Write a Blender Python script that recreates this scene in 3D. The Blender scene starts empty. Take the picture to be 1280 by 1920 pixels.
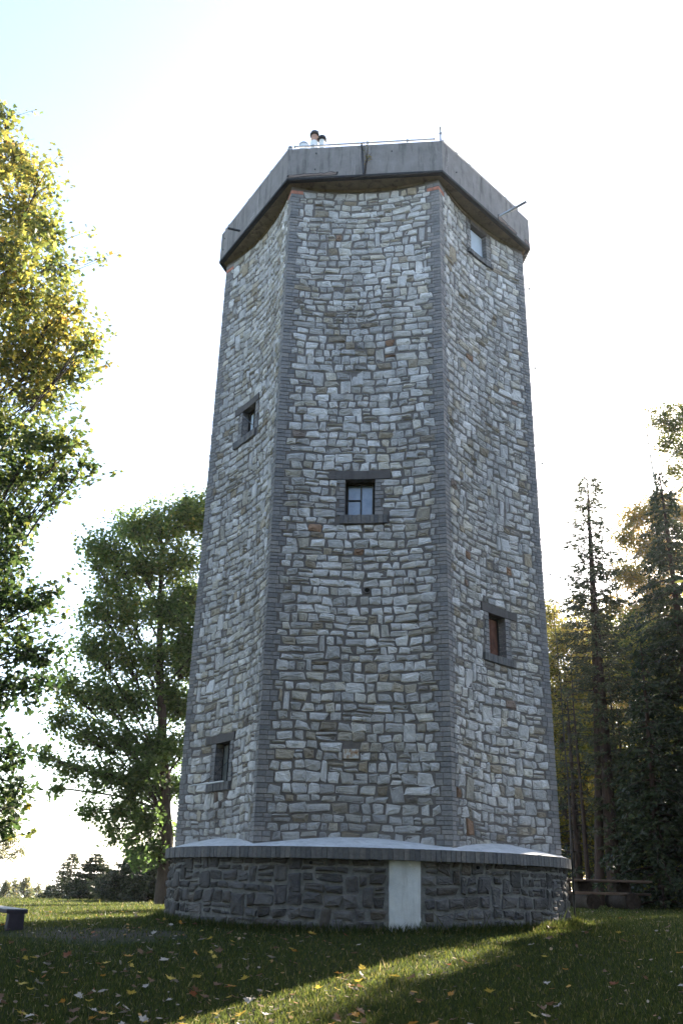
import bpy, math, numpy as np
from mathutils import Matrix, Vector
rng = np.random.default_rng(7)
C = bpy.context.scene.collection
SC = bpy.context.scene
PI = math.pi

# ---------------------------------------------------------------- camera, sky, sun, exposure
F, PITCH, ROLL, CZ = 1649.7, 0.4020, 0.0275, -0.5602      # focal length in px of a 1280x1920 frame
cam = bpy.data.cameras.new('camera'); camo = bpy.data.objects.new('camera', cam); C.objects.link(camo)
cam.sensor_fit = 'VERTICAL'; cam.sensor_height = 24.0; cam.lens = 24.0 * F / 1920
cam.clip_start = 0.1; cam.clip_end = 6000
_c, _s = math.cos(ROLL), math.sin(ROLL)
_r = Vector((1, 0, 0)); _u = Vector((0, -math.sin(PITCH), math.cos(PITCH))); _f = Vector((0, math.cos(PITCH), math.sin(PITCH)))
_R = _r * _c + _u * _s; _U = -_r * _s + _u * _c
camo.matrix_world = Matrix(((_R.x, _U.x, -_f.x, 0), (_R.y, _U.y, -_f.y, 0), (_R.z, _U.z, -_f.z, CZ), (0, 0, 0, 1)))
SC.camera = camo

SUN_AZ, SUN_EL = math.radians(32), math.radians(26)       # azimuth clockwise from +Y
w = bpy.data.worlds.new('World'); SC.world = w; w.use_nodes = True
wn = w.node_tree
sky = wn.nodes.new('ShaderNodeTexSky'); sky.sky_type = 'NISHITA'; sky.sun_disc = False
sky.sun_elevation = SUN_EL; sky.sun_rotation = SUN_AZ
sky.altitude = 600; sky.air_density = 1.0; sky.dust_density = 2.0; sky.ozone_density = 1.0
bg = wn.nodes['Background']; bg.inputs[1].default_value = 0.115
hz = wn.nodes.new('ShaderNodeHueSaturation'); hz.inputs['Saturation'].default_value = 0.94      # thin autumn haze
wn.links.new(sky.outputs[0], hz.inputs['Color']); wn.links.new(hz.outputs[0], bg.inputs[0])
sl = bpy.data.lights.new('sun', 'SUN'); sl.energy = 5.0; sl.angle = math.radians(0.5); sl.color = (1.0, 0.90, 0.74)
so = bpy.data.objects.new('sun', sl); C.objects.link(so)
_sd = Vector((math.sin(SUN_AZ) * math.cos(SUN_EL), math.cos(SUN_AZ) * math.cos(SUN_EL), math.sin(SUN_EL)))
so.rotation_euler = _sd.to_track_quat('Z', 'Y').to_euler()
SC.view_settings.view_transform = 'Standard'; SC.view_settings.look = 'None'
SC.view_settings.exposure = 2.43; SC.view_settings.gamma = 1.0
SC.cycles.max_bounces = 8; SC.cycles.transparent_max_bounces = 8; SC.cycles.transmission_bounces = 6

# ---------------------------------------------------------------- helpers
def at(px, py, Y):
    """point of the world at depth Y that the photograph shows at pixel px, py (1280x1920)"""
    a, b = px - 640, py - 960
    X, Yd = _c * a + _s * b, -_s * a + _c * b
    d = np.array([X, F * math.cos(PITCH) + Yd * math.sin(PITCH), F * math.sin(PITCH) - Yd * math.cos(PITCH)])
    p = d * (Y / d[1]); p[2] += CZ
    return p

class MB:
    """collects polygons and builds ONE mesh object"""
    def __init__(s): s.v = []; s.n = 0; s.f = []
    def add(s, V, Fc, tint=None, mat=0, smooth=False):
        V = np.asarray(V, float).reshape(-1, 3); Fc = np.asarray(Fc, int)
        if tint is None: tint = np.full((len(Fc), 3), .5)
        tint = np.broadcast_to(np.asarray(tint, float), (len(Fc), 3))
        s.v.append(V); s.f.append((Fc + s.n, tint, mat, smooth)); s.n += len(V)
    def box(s, c, size, rot=None, tint=None, mat=0, bev=0.0):
        hx, hy, hz = np.asarray(size, float) / 2
        c = np.asarray(c, float)
        if bev <= 0:
            V = np.array([[x, y, z] for z in (-hz, hz) for y in (-hy, hy) for x in (-hx, hx)])
            Fc = [[0, 2, 3, 1], [4, 5, 7, 6], [0, 1, 5, 4], [2, 6, 7, 3], [0, 4, 6, 2], [1, 3, 7, 5]]
            if rot is not None: V = V @ np.asarray(rot).T
            s.add(V + c, Fc, tint, mat); return
        b = min(bev, .45 * min(hx, hy, hz) * 2)
        bm = bmesh_box(hx, hy, hz, b)
        V, Fs = bm
        if rot is not None: V = V @ np.asarray(rot).T
        for Fc in Fs: s.add(V + c, Fc, tint, mat)
    def tube(s, P, R, n=8, tint=None, mat=0, caps=True, smooth=True):
        P = np.asarray(P, float); m = len(P); R = np.broadcast_to(np.asarray(R, float), (m,))
        T = np.gradient(P, axis=0); T /= np.linalg.norm(T, axis=1)[:, None] + 1e-12
        ref = np.array([0, 0, 1.0]) if abs(T[0][2]) < .8 else np.array([1.0, 0, 0])
        A = np.cross(T, ref); A /= np.linalg.norm(A, axis=1)[:, None] + 1e-12
        B = np.cross(T, A)
        t = np.linspace(0, 2 * PI, n, endpoint=False)
        V = (P[:, None] + R[:, None, None] * (A[:, None] * np.cos(t)[None, :, None] + B[:, None] * np.sin(t)[None, :, None])).reshape(-1, 3)
        i = np.arange(m - 1)[:, None] * n; j = np.arange(n)[None]; k = (np.arange(n)[None] + 1) % n
        Fc = np.stack([i + j, i + k, i + n + k, i + n + j], -1).reshape(-1, 4)
        s.add(V, Fc, tint, mat, smooth)
        if caps:
            for row, rev in ((0, False), (m - 1, True)):
                q = (np.arange(n) + row * n); q = q[::-1] if rev else q
                s.f.append((q[None] + s.n - len(V), np.full((1, 3), .5), mat, False))
    def lathe(s, prof, c=(0, 0, 0), n=24, tint=None, mat=0, smooth=True):
        prof = np.asarray(prof, float); m = len(prof); t = np.linspace(0, 2 * PI, n, endpoint=False)
        V = np.stack([prof[:, 0, None] * np.cos(t), prof[:, 0, None] * np.sin(t), np.repeat(prof[:, 1, None], n, 1)], -1).reshape(-1, 3) + np.asarray(c)
        i = np.arange(m - 1)[:, None] * n; j = np.arange(n)[None]; k = (j + 1) % n
        s.add(V, np.stack([i + j, i + k, i + n + k, i + n + j], -1).reshape(-1, 4), tint, mat, smooth)
    def build(s, name, mats, parent=None):
        V = np.concatenate(s.v)
        me = bpy.data.meshes.new(name)
        me.vertices.add(len(V)); me.vertices.foreach_set('co', V.ravel())
        tot = np.concatenate([np.full(len(f[0]), f[0].shape[1]) for f in s.f])
        li = np.concatenate([f[0].ravel() for f in s.f])
        me.loops.add(len(li)); me.loops.foreach_set('vertex_index', li.astype(np.int32))
        me.polygons.add(len(tot))
        me.polygons.foreach_set('loop_start', np.concatenate([[0], np.cumsum(tot)[:-1]]).astype(np.int32))
        me.polygons.foreach_set('loop_total', tot.astype(np.int32))
        me.polygons.foreach_set('material_index', np.concatenate([np.full(len(f[0]), f[2]) for f in s.f]).astype(np.int32))
        me.polygons.foreach_set('use_smooth', np.concatenate([np.full(len(f[0]), f[3]) for f in s.f]))
        a = me.attributes.new('tint', 'FLOAT_COLOR', 'FACE')
        col = np.ones((len(tot), 4)); col[:, :3] = np.concatenate([f[1] for f in s.f])
        a.data.foreach_set('color', col.ravel())
        me.update(calc_edges=True); me.validate()
        for m in (mats if isinstance(mats, (list, tuple)) else [mats]): me.materials.append(m)
        o = bpy.data.objects.new(name, me); C.objects.link(o)
        if parent is not None: o.parent = parent; o.matrix_parent_inverse = parent.matrix_world.inverted()
        return o

def bmesh_box(hx, hy, hz, b):
    """chamfered box: vertices and faces of one size each"""
    V = []; idx = {}
    for sx in (-1, 1):
        for sy in (-1, 1):
            for sz in (-1, 1):
                for ax in range(3):
                    p = np.array([sx * (hx - b), sy * (hy - b), sz * (hz - b)]); p[ax] += b * (sx, sy, sz)[ax]
                    idx[(sx, sy, sz, ax)] = len(V); V.append(p)
    q = []; tr = []
    for ax in range(3):
        o1, o2 = [(1, 2), (2, 0), (0, 1)][ax]
        for sg in (-1, 1):
            loop = []
            for a, b2 in ((-1, -1), (1, -1), (1, 1), (-1, 1)):
                k = [0, 0, 0]; k[ax] = sg; k[o1] = a; k[o2] = b2; loop.append(idx[(*k, ax)])
            q.append(loop if sg > 0 else loop[::-1])
        for a in (-1, 1):
            for b2 in (-1, 1):
                k0 = [0, 0, 0]; k0[o1] = a; k0[o2] = b2; k1 = list(k0); k0[ax] = -1; k1[ax] = 1
                l = [idx[(*k0, o1)], idx[(*k1, o1)], idx[(*k1, o2)], idx[(*k0, o2)]]
                q.append(l if a * b2 > 0 else l[::-1])
    for sx in (-1, 1):
        for sy in (-1, 1):
            for sz in (-1, 1):
                l = [idx[(sx, sy, sz, i)] for i in range(3)]; tr.append(l if sx * sy * sz > 0 else l[::-1])
    return np.array(V), (np.array(q), np.array(tr))

def tag(o, label=None, cat=None, group=None, kind=None):
    if label: o['label'] = label
    if cat: o['category'] = cat
    if group: o['group'] = group
    if kind: o['kind'] = kind
    return o
def empty(name, loc=(0, 0, 0)):
    o = bpy.data.objects.new(name, None); C.objects.link(o); o.location = loc
    o.empty_display_size = .3; bpy.context.view_layer.update(); return o
def copy_tree(o, parent=None):
    c = o.copy(); C.objects.link(c)
    if parent is not None: c.parent = parent; c.matrix_parent_inverse = o.matrix_parent_inverse.copy()
    for ch in o.children: copy_tree(ch, c)
    return c

# ---------------------------------------------------------------- materials
class NT:
    def __init__(s, name):
        s.m = bpy.data.materials.new(name); s.m.use_nodes = True; s.t = s.m.node_tree
        s.b = s.t.nodes['Principled BSDF']; s.out = s.t.nodes['Material Output']
    def n(s, typ, ins=None, **kw):
        x = s.t.nodes.new('ShaderNode' + typ)
        for k, v in kw.items(): setattr(x, k, v)
        for k, v in (ins or {}).items(): s.set(x.inputs[k], v)
        return x
    def set(s, inp, v):
        if isinstance(v, bpy.types.NodeSocket): s.t.links.new(v, inp)
        elif isinstance(v, bpy.types.Node): s.t.links.new(v.outputs[0], inp)
        else: inp.default_value = v
    def noise(s, scale, detail=4, rough=.6, vec=None, dist=0):
        x = s.n('TexNoise', {'Scale': scale, 'Detail': detail, 'Roughness': rough, 'Distortion': dist})
        if vec is not None: s.set(x.inputs['Vector'], vec)
        return x.outputs['Fac']
    def pos(s, scale=(1, 1, 1)):
        tc = s.n('TexCoord'); mp = s.n('Mapping', {'Vector': tc.outputs['Object']}); mp.inputs['Scale'].default_value = scale
        return mp.outputs[0]
    def ramp(s, fac, stops, interp='LINEAR'):
        r = s.n('ValToRGB', {'Fac': fac}); e = r.color_ramp; e.interpolation = interp
        while len(e.elements) < len(stops): e.elements.new(.5)
        for el, (p, c) in zip(e.elements, stops): el.position = p; el.color = (*c, 1) if len(c) == 3 else c
        return r.outputs[0]
    def math(s, op, a, b=0.0, clamp=False):
        x = s.n('Math', operation=op, use_clamp=clamp); s.set(x.inputs[0], a); s.set(x.inputs[1], b); return x.outputs[0]
    def mix(s, fac, a, b, mode='MIX'):
        x = s.n('Mix', data_type='RGBA', blend_type=mode)
        s.set(x.inputs[0], fac); s.set(x.inputs[6], a if not isinstance(a, tuple) else (*a, 1)); s.set(x.inputs[7], b if not isinstance(b, tuple) else (*b, 1))
        return x.outputs[2]
    def maprange(s, v, a, b, c, d):
        x = s.n('MapRange', {0: v, 1: a, 2: b, 3: c, 4: d}); return x.outputs[0]
    def tint(s):
        a = s.n('Attribute', attribute_name='tint'); sp = s.n('SeparateColor', {0: a.outputs['Color']}); return sp.outputs
    def bump(s, h, strength=.5, dist=.02, normal=None):
        b = s.n('Bump', {'Strength': strength, 'Distance': dist, 'Height': h})
        if normal is not None: s.set(b.inputs['Normal'], normal)
        return b.outputs[0]
    def fin(s, col, rough=.9, normal=None, spec=.3):
        s.set(s.b.inputs['Base Color'], col if not isinstance(col, tuple) else (*col, 1)); s.set(s.b.inputs['Roughness'], rough)
        s.b.inputs['Specular IOR Level'].default_value = spec
        if normal is not None: s.set(s.b.inputs['Normal'], normal)
        return s.m

def simple(name, col, rough=.7, metal=0.0, var=.25, scale=12, bump=.15):
    t = NT(name); p = t.pos(); n = t.noise(scale, 5, .65, p)
    lo = tuple(c * (1 - var) for c in col); hi = tuple(min(1, c * (1 + var)) for c in col)
    t.b.inputs['Metallic'].default_value = metal
    return t.fin(t.ramp(n, [(.3, lo), (.7, hi)]), rough, t.bump(t.noise(scale * 6, 3, .6, p), bump, .01))

def stone_mat(name, stops, gain=1.0, dark_foot=False):
    t = NT(name); r, g, b = t.tint()[:3]; p = t.pos()
    col = t.ramp(r, stops)
    n1 = t.noise(9, 6, .7, p); n2 = t.noise(45, 5, .7, p); n3 = t.noise(.55, 3, .6, t.pos((1, 1, .35)))
    v = t.math('MULTIPLY', t.maprange(g, 0, 1, .70 * gain, 1.18 * gain), t.maprange(n1, .25, .75, .72, 1.18))
    v = t.math('MULTIPLY', v, t.maprange(n3, .35, .7, 1.06, .84))
    v = t.math('MULTIPLY', v, t.maprange(t.noise(1.9, 5, .65, t.pos((1, 1, .10))), .54, .72, 1.0, .62))      # rain streaks
    if dark_foot:
        zc = t.n('SeparateXYZ', {0: p}).outputs[2]; v = t.math('MULTIPLY', v, t.maprange(t.math('ADD', zc, t.math('MULTIPLY', t.noise(2.2, 4, .6, p), -1.1)), -.6, .35, .62, 1.0))  # stones grow darker towards the wall foot, broken by noise
    sc = t.n('VectorMath', operation='SCALE'); t.set(sc.inputs[0], col); t.set(sc.inputs['Scale'], v)
    col = t.mix(t.maprange(n2, .54, .78, 0, .38), sc.outputs[0], (.16, .135, .11), 'MIX')
    h = t.math('ADD', t.math('MULTIPLY', t.noise(14, 4, .6, p, .6), 1.0), t.math('MULTIPLY', n2, .45))
    return t.fin(col, .93, t.bump(h, .75, .03), .2)

M = {}
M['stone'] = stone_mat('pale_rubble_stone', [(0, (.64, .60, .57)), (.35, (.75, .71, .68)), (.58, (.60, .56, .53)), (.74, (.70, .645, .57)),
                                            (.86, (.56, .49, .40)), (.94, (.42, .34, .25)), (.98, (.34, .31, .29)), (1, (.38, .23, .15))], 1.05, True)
M['base_stone'] = stone_mat('dark_base_stone', [(0, (.13, .12, .12)), (.35, (.18, .167, .16)), (.65, (.10, .093, .09)), (.85, (.16, .135, .115)), (1, (.22, .205, .20))])
def mortar(name, c0, c1):
    t = NT(name); p = t.pos(); n = t.noise(7, 6, .7, p)
    return t.fin(t.ramp(n, [(.3, c0), (.7, c1)]), .95, t.bump(t.noise(60, 4, .7, p), .6, .02), .15)
M['mortar'] = mortar('grey_brown_mortar', (.15, .13, .12), (.245, .215, .195))
M['base_mortar'] = mortar('pale_base_mortar', (.11, .105, .10), (.31, .30, .285))
def brick_mat(name, k):
    t = NT(name); r, g, b = t.tint()[:3]; p = t.pos()
    col = t.ramp(r, [(0, (.085, .082, .082)), (.5, (.125, .118, .115)), (.80, (.15, .135, .125)), (.94, (.17, .155, .14)), (.96, (.21, .08, .055)), (1, (.25, .11, .08))])
    n = t.noise(22, 5, .7, p)
    sc = t.n('VectorMath', operation='SCALE'); t.set(sc.inputs[0], col); t.set(sc.inputs['Scale'], t.maprange(n, .3, .7, .75 * k, 1.25 * k))
    return t.fin(sc.outputs[0], .88, t.bump(t.noise(70, 4, .7, p), .5, .012), .3)
M['brick'] = brick_mat('grey_quoin_brick', 2.25); M['coping'] = brick_mat('dark_coping_brick', 1.4)
def concrete(name, base, stain):
    t = NT(name); p = t.pos(); pv = t.pos((1.6, 1.6, .22))
    n = t.noise(3.5, 6, .7, p); st = t.noise(4.5, 5, .72, pv); fine = t.noise(80, 3, .6, p)
    c = t.ramp(n, [(.3, tuple(x * .82 for x in base)), (.7, tuple(x * 1.15 for x in base))])
    c = t.mix(t.maprange(st, .50, .68, 0, .75), c, stain)
    c = t.mix(t.maprange(t.noise(4.1, 4, .6, pv), .62, .74, 0, .45), c, tuple(min(1, x * 1.7) for x in base))
    vo = t.n('TexVoronoi', {'Scale': 1.5, 'Randomness': 1.0}, feature='DISTANCE_TO_EDGE')
    wv = t.n('VectorMath', operation='ADD'); t.set(wv.inputs[0], p)
    nc = t.n('TexNoise', {'Scale': 3.0, 'Detail': 4}); ns = t.n('VectorMath', operation='SCALE'); t.set(ns.inputs[0], nc.outputs['Color']); ns.inputs['Scale'].default_value = .35
    t.set(wv.inputs[1], ns.outputs[0]); t.set(vo.inputs['Vector'], wv.outputs[0])
    c = t.mix(t.math('MULTIPLY', t.maprange(vo.outputs['Distance'], .0, .012, .55, 0), t.maprange(t.noise(.9, 2, .5, p), .5, .62, 0, 1)), c, tuple(min(1, x * 2.0) for x in base))
    return t.fin(c, .92, t.bump(fine, .35, .01), .2)
M['concrete'] = concrete('weathered_concrete', (.275, .245, .23), (.10, .09, .083))
M['lintel'] = concrete('dark_lintel_concrete', (.145, .128, .12), (.08, .073, .068))
M['soffit'] = concrete('stained_soffit_plaster', (.21, .165, .112), (.06, .05, .04))
M['drip'] = simple('black_bitumen_edge', (.022, .022, .024), .7, 0, .4, 8, .5)
M['ledge'] = concrete('pale_ledge_screed', (.64, .62, .60), (.45, .435, .42))
M['whitewash'] = concrete('whitewashed_hatch', (.72, .715, .70), (.52, .51, .48))
M['steel'] = simple('galvanised_steel', (.42, .43, .45), .45, .7, .2, 15)
M['dark_steel'] = simple('dark_weathered_steel', (.07, .07, .075), .6, .4, .3, 15)
M['cowl'] = simple('black_cowl_paint', (.012, .013, .016), .5, 0, .3)
M['flue_white'] = simple('white_flue_pipe', (.70, .69, .67), .7, 0, .12)
M['flue_pink'] = simple('clay_flue_pipe', (.42, .25, .19), .8, 0, .2)
M['frame'] = simple('old_window_paint', (.20, .195, .185), .7, 0, .35, 25)
M['dark_frame'] = simple('dark_window_wood', (.03, .024, .02), .8, 0, .35, 25)
M['board_brown'] = simple('rusty_brown_board', (.14, .052, .030), .75, 0, .5, 7)
M['board_white'] = simple('pale_blue_board', (.55, .60, .66), .6, 0, .06, 5)
M['board_grey'] = simple('grey_board', (.12, .125, .115), .8, 0, .3, 9)
M['curtain'] = simple('pale_curtain', (.62, .68, .74), .8, 0, .12, 9)
M['black'] = simple('black_hole', (.006, .006, .006), .95, 0, .1)
def plaque_mat():
    t = NT('rusty_enamel_plaque'); p = t.pos(); n = t.noise(14, 5, .7, p)
    return t.fin(t.ramp(n, [(.36, (.33, .15, .06)), (.5, (.52, .42, .32)), (.6, (.66, .65, .63))]), .6)
M['plaque'] = plaque_mat()
def glass():
    t = NT('blue_window_glass'); p = t.pos(); n = t.noise(5, 4, .6, p)
    t.b.inputs['Coat Weight'].default_value = .6; t.b.inputs['Coat Roughness'].default_value = .05
    return t.fin(t.ramp(n, [(.3, (.13, .18, .27)), (.7, (.22, .28, .38))]), .25, None, .8)  # mottled blue base colour under a clear coat
M['glass'] = glass()
def bark(name, c0, c1, sc=(9, 9, 1.6)):
    t = NT(name); p = t.pos(sc); n = t.noise(1.6, 6, .7, p)
    return t.fin(t.ramp(n, [(.3, c0), (.7, c1)]), .95, t.bump(n, .8, .04), .1)
M['bark'] = bark('maple_bark', (.03, .023, .018), (.085, .065, .05))
M['pine_bark'] = bark('conifer_bark', (.028, .020, .016), (.085, .056, .040))
M['birch_bark'] = bark('birch_bark', (.20, .19, .17), (.5, .48, .45), (3, 3, 14))
def leaf(name, stops, trans=.5, vmul=1.0, gloss=.35):
    t = NT(name); r, g, b = t.tint()[:3]
    col = t.ramp(r, stops)
    sc = t.n('VectorMath', operation='SCALE'); t.set(sc.inputs[0], col); t.set(sc.inputs['Scale'], t.maprange(g, 0, 1, .65 * vmul, 1.3 * vmul))
    t.fin(sc.outputs[0], .5, None, gloss)
    tr = t.n('BsdfTranslucent', {'Color': sc.outputs[0]})
    # light through a leaf is more saturated and a little brighter than off it
    gm = t.n('Gamma', {'Color': sc.outputs[0], 'Gamma': .88}); t.set(tr.inputs['Color'], gm.outputs[0])
    mx = t.n('MixShader', {0: trans, 1: t.b.outputs[0], 2: tr.outputs[0]})
    t.t.links.new(mx.outputs[0], t.out.inputs[0])
    return t.m
M['maple_leaf'] = leaf('autumn_maple_leaf', [(0, (.022, .045, .012)), (.30, (.042, .075, .017)), (.60, (.15, .17, .03)), (.78, (.42, .34, .05)), (.93, (.58, .40, .06)), (1, (.50, .26, .04))], .60, .95)  # darkest greens hold painted shade for the lower crown
M['maple_green'] = leaf('green_maple_leaf', [(0, (.05, .09, .022)), (.4, (.085, .135, .03)), (.75, (.20, .21, .04)), (.92, (.42, .31, .05)), (1, (.45, .22, .04))], .68, 1.35)
M['birch_leaf'] = leaf('yellowing_birch_leaf', [(0, (.07, .09, .02)), (.4, (.15, .15, .035)), (.7, (.30, .21, .05)), (1, (.42, .25, .06))], .64)
M['bush_leaf'] = leaf('woodland_leaf', [(0, (.04, .07, .018)), (.35, (.10, .13, .025)), (.62, (.32, .27, .04)), (1, (.50, .34, .05))], .70)
M['needle'] = leaf('spruce_needle', [(0, (.018, .027, .010)), (.6, (.036, .050, .017)), (1, (.08, .085, .026))], .25, 1.0, .2)
M['larch_needle'] = leaf('thin_needle', [(0, (.035, .05, .022)), (.6, (.08, .085, .035)), (1, (.16, .13, .05))], .35, 1.0, .2)
M['far_leaf'] = leaf('distant_leaf', [(0, (.07, .10, .04)), (.6, (.15, .16, .06)), (1, (.27, .20, .08))], .5)
M['grass'] = leaf('lawn_grass', [(0, (.026, .040, .009)), (.5, (.054, .070, .014)), (.8, (.15, .135, .022)), (.93, (.20, .165, .06)), (1, (.27, .22, .11))], .70, 1.0, .25)
M['plank'] = bark('weathered_plank', (.09, .06, .045), (.22, .16, .12), (2, 14, 14))
M['log'] = bark('dark_log', (.02, .016, .013), (.06, .045, .035), (8, 8, 8))
M['purple'] = simple('dark_purple_wood', (.038, .029, .038), .7, 0, .35, 9)
M['bench_top'] = simple('worn_pale_bench_top', (.27, .265, .265), .6, 0, .3, 6)
M['rock'] = simple('field_rock', (.13, .12, .11), .95, 0, .4, 5, .8)

# ---------------------------------------------------------------- ground
TC = np.array([0.612, 16.6853]); YAW = -0.1083
def vnoise(x, y, seed=0):
    x = np.asarray(x, float); y = np.asarray(y, float); o = 0
    for k in range(4):
        a = 1.7 * 2 ** k; ph = seed * 13.1 + k * 2.39
        o = o + np.sin(a * x * .55 + ph + 1.3 * np.sin(a * y * .31 + ph)) * np.cos(a * y * .47 - ph * 1.7 + .9 * np.sin(a * x * .23)) / 2 ** k
    return o / 1.9
def ground_z(x, y):
    x = np.asarray(x, float); y = np.asarray(y, float)
    t = np.clip((13.2 - y) / 13.2, -1, 2)
    z = -1.09 - 1.07 * (np.logaddexp(0, t * 14) / 14)
    z = z + .016 * np.clip(x - .6, -14, 25)
    far = np.maximum(0, np.hypot(np.maximum(0, y - 34), np.maximum(0, -x - 14)) ) * np.clip((14 - x) / 14, 0, 1)
    z = z - .0038 * np.minimum(far, 120) ** 1.75
    z = z - np.clip((y - 70) / 60, 0, 1) * 16
    return z + .025 * vnoise(x * .5, y * .5, 1) * np.clip(1.4 - np.abs(y - 14) / 30, 0, 1)
def ground_mat():
    t = NT('lawn_ground'); p = t.pos(); n = t.noise(1.3, 6, .7, p); f = t.noise(30, 5, .75, p)
    c = t.ramp(f, [(.3, (.018, .022, .008)), (.55, (.032, .042, .012)), (.75, (.075, .062, .03))])
    c = t.mix(t.maprange(n, .52, .68, 0, .6), c, (.075, .062, .036))
    # bare earth patch left of the drum
    sx = t.n('SeparateXYZ', {0: t.n('TexCoord').outputs['Object']})
    dx = t.math('MULTIPLY', t.math('ADD', sx.outputs[0], 2.95), .85); dy = t.math('MULTIPLY', t.math('ADD', sx.outputs[1], -12.9), 1.1)
    d = t.math('SQRT', t.math('ADD', t.math('MULTIPLY', dx, dx), t.math('MULTIPLY', dy, dy)))
    d = t.math('ADD', d, t.math('MULTIPLY', t.noise(3, 4, .6, p), 1.1))
    c = t.mix(t.maprange(d, 1.0, 1.6, .85, 0), c, (.085, .070, .052))
    return t.fin(c, .97, t.bump(f, .8, .04), .1)
M['ground'] = ground_mat()
def axis(lo, hi, core0, core1, step):
    a = list(np.arange(core0, core1 + 1e-6, step)); s = step
    while a[-1] < hi: s *= 1.25; a.append(a[-1] + s)
    s = step
    while a[0] > lo: s *= 1.25; a.insert(0, a[0] - s)
    return np.array(a)
gx = axis(-2500, 2500, -22, 26, .4); gy = axis(-60, 3000, -2, 46, .4)
GX, GY = np.meshgrid(gx, gy)
gm = MB(); nx = len(gx)
ii, jj = np.meshgrid(np.arange(len(gy) - 1), np.arange(nx - 1), indexing='ij')
q = (ii * nx + jj).ravel()
gm.add(np.stack([GX, GY, ground_z(GX, GY)], -1).reshape(-1, 3), np.stack([q, q + 1, q + nx + 1, q + nx], -1), None, 0, True)
tag(gm.build('ground', M['ground']), kind='structure')

# ---------------------------------------------------------------- stone tower
R0, KT, SAG, ZT = 3.35, .0028, .20, 12.43
HA = PI / 7
def surf(k, u, v, w=0.0):
    u = np.asarray(u, float); v = np.asarray(v, float)
    a = YAW + k * 2 * PI / 7; R = R0 + KT * v
    ap = R * math.cos(HA); W = 2 * R * math.sin(HA)
    ww = w - SAG * np.clip(1 - (2 * u / W) ** 2, 0, 1)
    n = np.array([math.sin(a), -math.cos(a)]); t = np.array([math.cos(a), math.sin(a)])
    x = TC[0] + n[0] * (ap + ww) + t[0] * u; y = TC[1] + n[1] * (ap + ww) + t[1] * u
    return np.stack(np.broadcast_arrays(x, y, v), -1)
def halfw(v): return (R0 + KT * v) * math.sin(HA)

# openings per face: u0,u1,v0,v1 (opening), lintel u0,u1,top ; sill u0,u1,bottom
OPEN = {0: [dict(o=(-.255, .265, 5.275, 5.955), l=(-.54, .53, 6.12), s=(-.335, .48, 5.115))],
        -1: [dict(o=(-.41, .12, 7.525, 8.15), l=(-.69, .25, 8.30), s=(-.64, .21, 7.37)),
             dict(o=(-.455, .05, .985, 1.645), l=(-.78, .20, 1.785), s=(-.63, .15, .85))],
        1: [dict(o=(-.18, .355, 11.56, 12.25), l=(-.19, .37, 12.36), s=(-.30, .52, 11.45)),
            dict(o=(-.07, .40, 3.125, 3.855), l=(-.28, .715, 4.005), s=(-.26, .61, 2.99))]}
bp = sorted([-.30, ZT - .09] + [d['l'][2] for f in OPEN.values() for d in f] + [d['s'][2] for f in OPEN.values() for d in f])
keep = [bp[0]]
for b in bp[1:]:
    if b - keep[-1] > .11: keep.append(b)
ROWS = [keep[0]]
for a, b in zip(keep, keep[1:]):
    n = max(1, round((b - a) / .148)); wts = rng.uniform(.78, 1.22, n); wts /= wts.sum()
    for x in np.cumsum(wts): ROWS.append(a + (b - a) * x)
ROWS = np.array(ROWS)
TOOTH = [(.235, .155)[i % 2] for i in range(len(ROWS))]

def lay_stones(rows, lim, excl, wmean, rg, psplit=.10, ptall=.035):
    """irregular rubble courses: list of quads (u0,u1,v0,v1)"""
    out = []; block = []
    for i in range(len(rows) - 1):
        v0, v1 = rows[i], rows[i + 1]; h = v1 - v0
        a, b = lim(i)
        cuts = list(block); block = []
        for (e0, e1, f0, f1) in excl:
            if min(v1, f1) - max(v0, f0) > .035: cuts.append((e0, e1))
        cuts.sort(); segs = []; x = a
        for c0, c1 in cuts:
            if c0 - x > .05: segs.append((x, min(c0, b)))
            x = max(x, c1)
        if b - x > .05: segs.append((x, b))
        for s0, s1 in segs:
            x = s0
            while s1 - x > .02:
                ww = float(np.clip(rg.lognormal(math.log(wmean), .29), .09, .40))
                if s1 - (x + ww) < .09: ww = s1 - x
                if ww > .5: ww *= .5
                x1 = x + ww; r = rg.random()
                nxt_ex = i + 2 < len(rows) and any(min(rows[i + 2], f1) - max(v1, f0) > .01 and e1 > x - .02 and e0 < x1 + .02 for e0, e1, f0, f1 in excl)
                if r < psplit and h > .12 and ww > .12:
                    m = v0 + h * rg.uniform(.34, .66)
                    out += [(x, x1, v0, m), (x, x1, m, v1)] if ww < .3 or rg.random() < .5 else [(x, x + ww * .55, v0, m), (x + ww * .55, x1, v0, m), (x, x1, m, v1)]
                elif r < psplit + ptall and i + 2 < len(rows) and not nxt_ex and ww < .3:
                    a2, b2 = lim(i + 1)
                    if x > a2 + .02 and x1 < b2 - .02: out.append((x, x1, v0, rows[i + 2])); block.append((x, x1))
                    else: out.append((x, x1, v0, v1))
                else: out.append((x, x1, v0, v1))
                x = x1
    return np.array(out)

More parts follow.
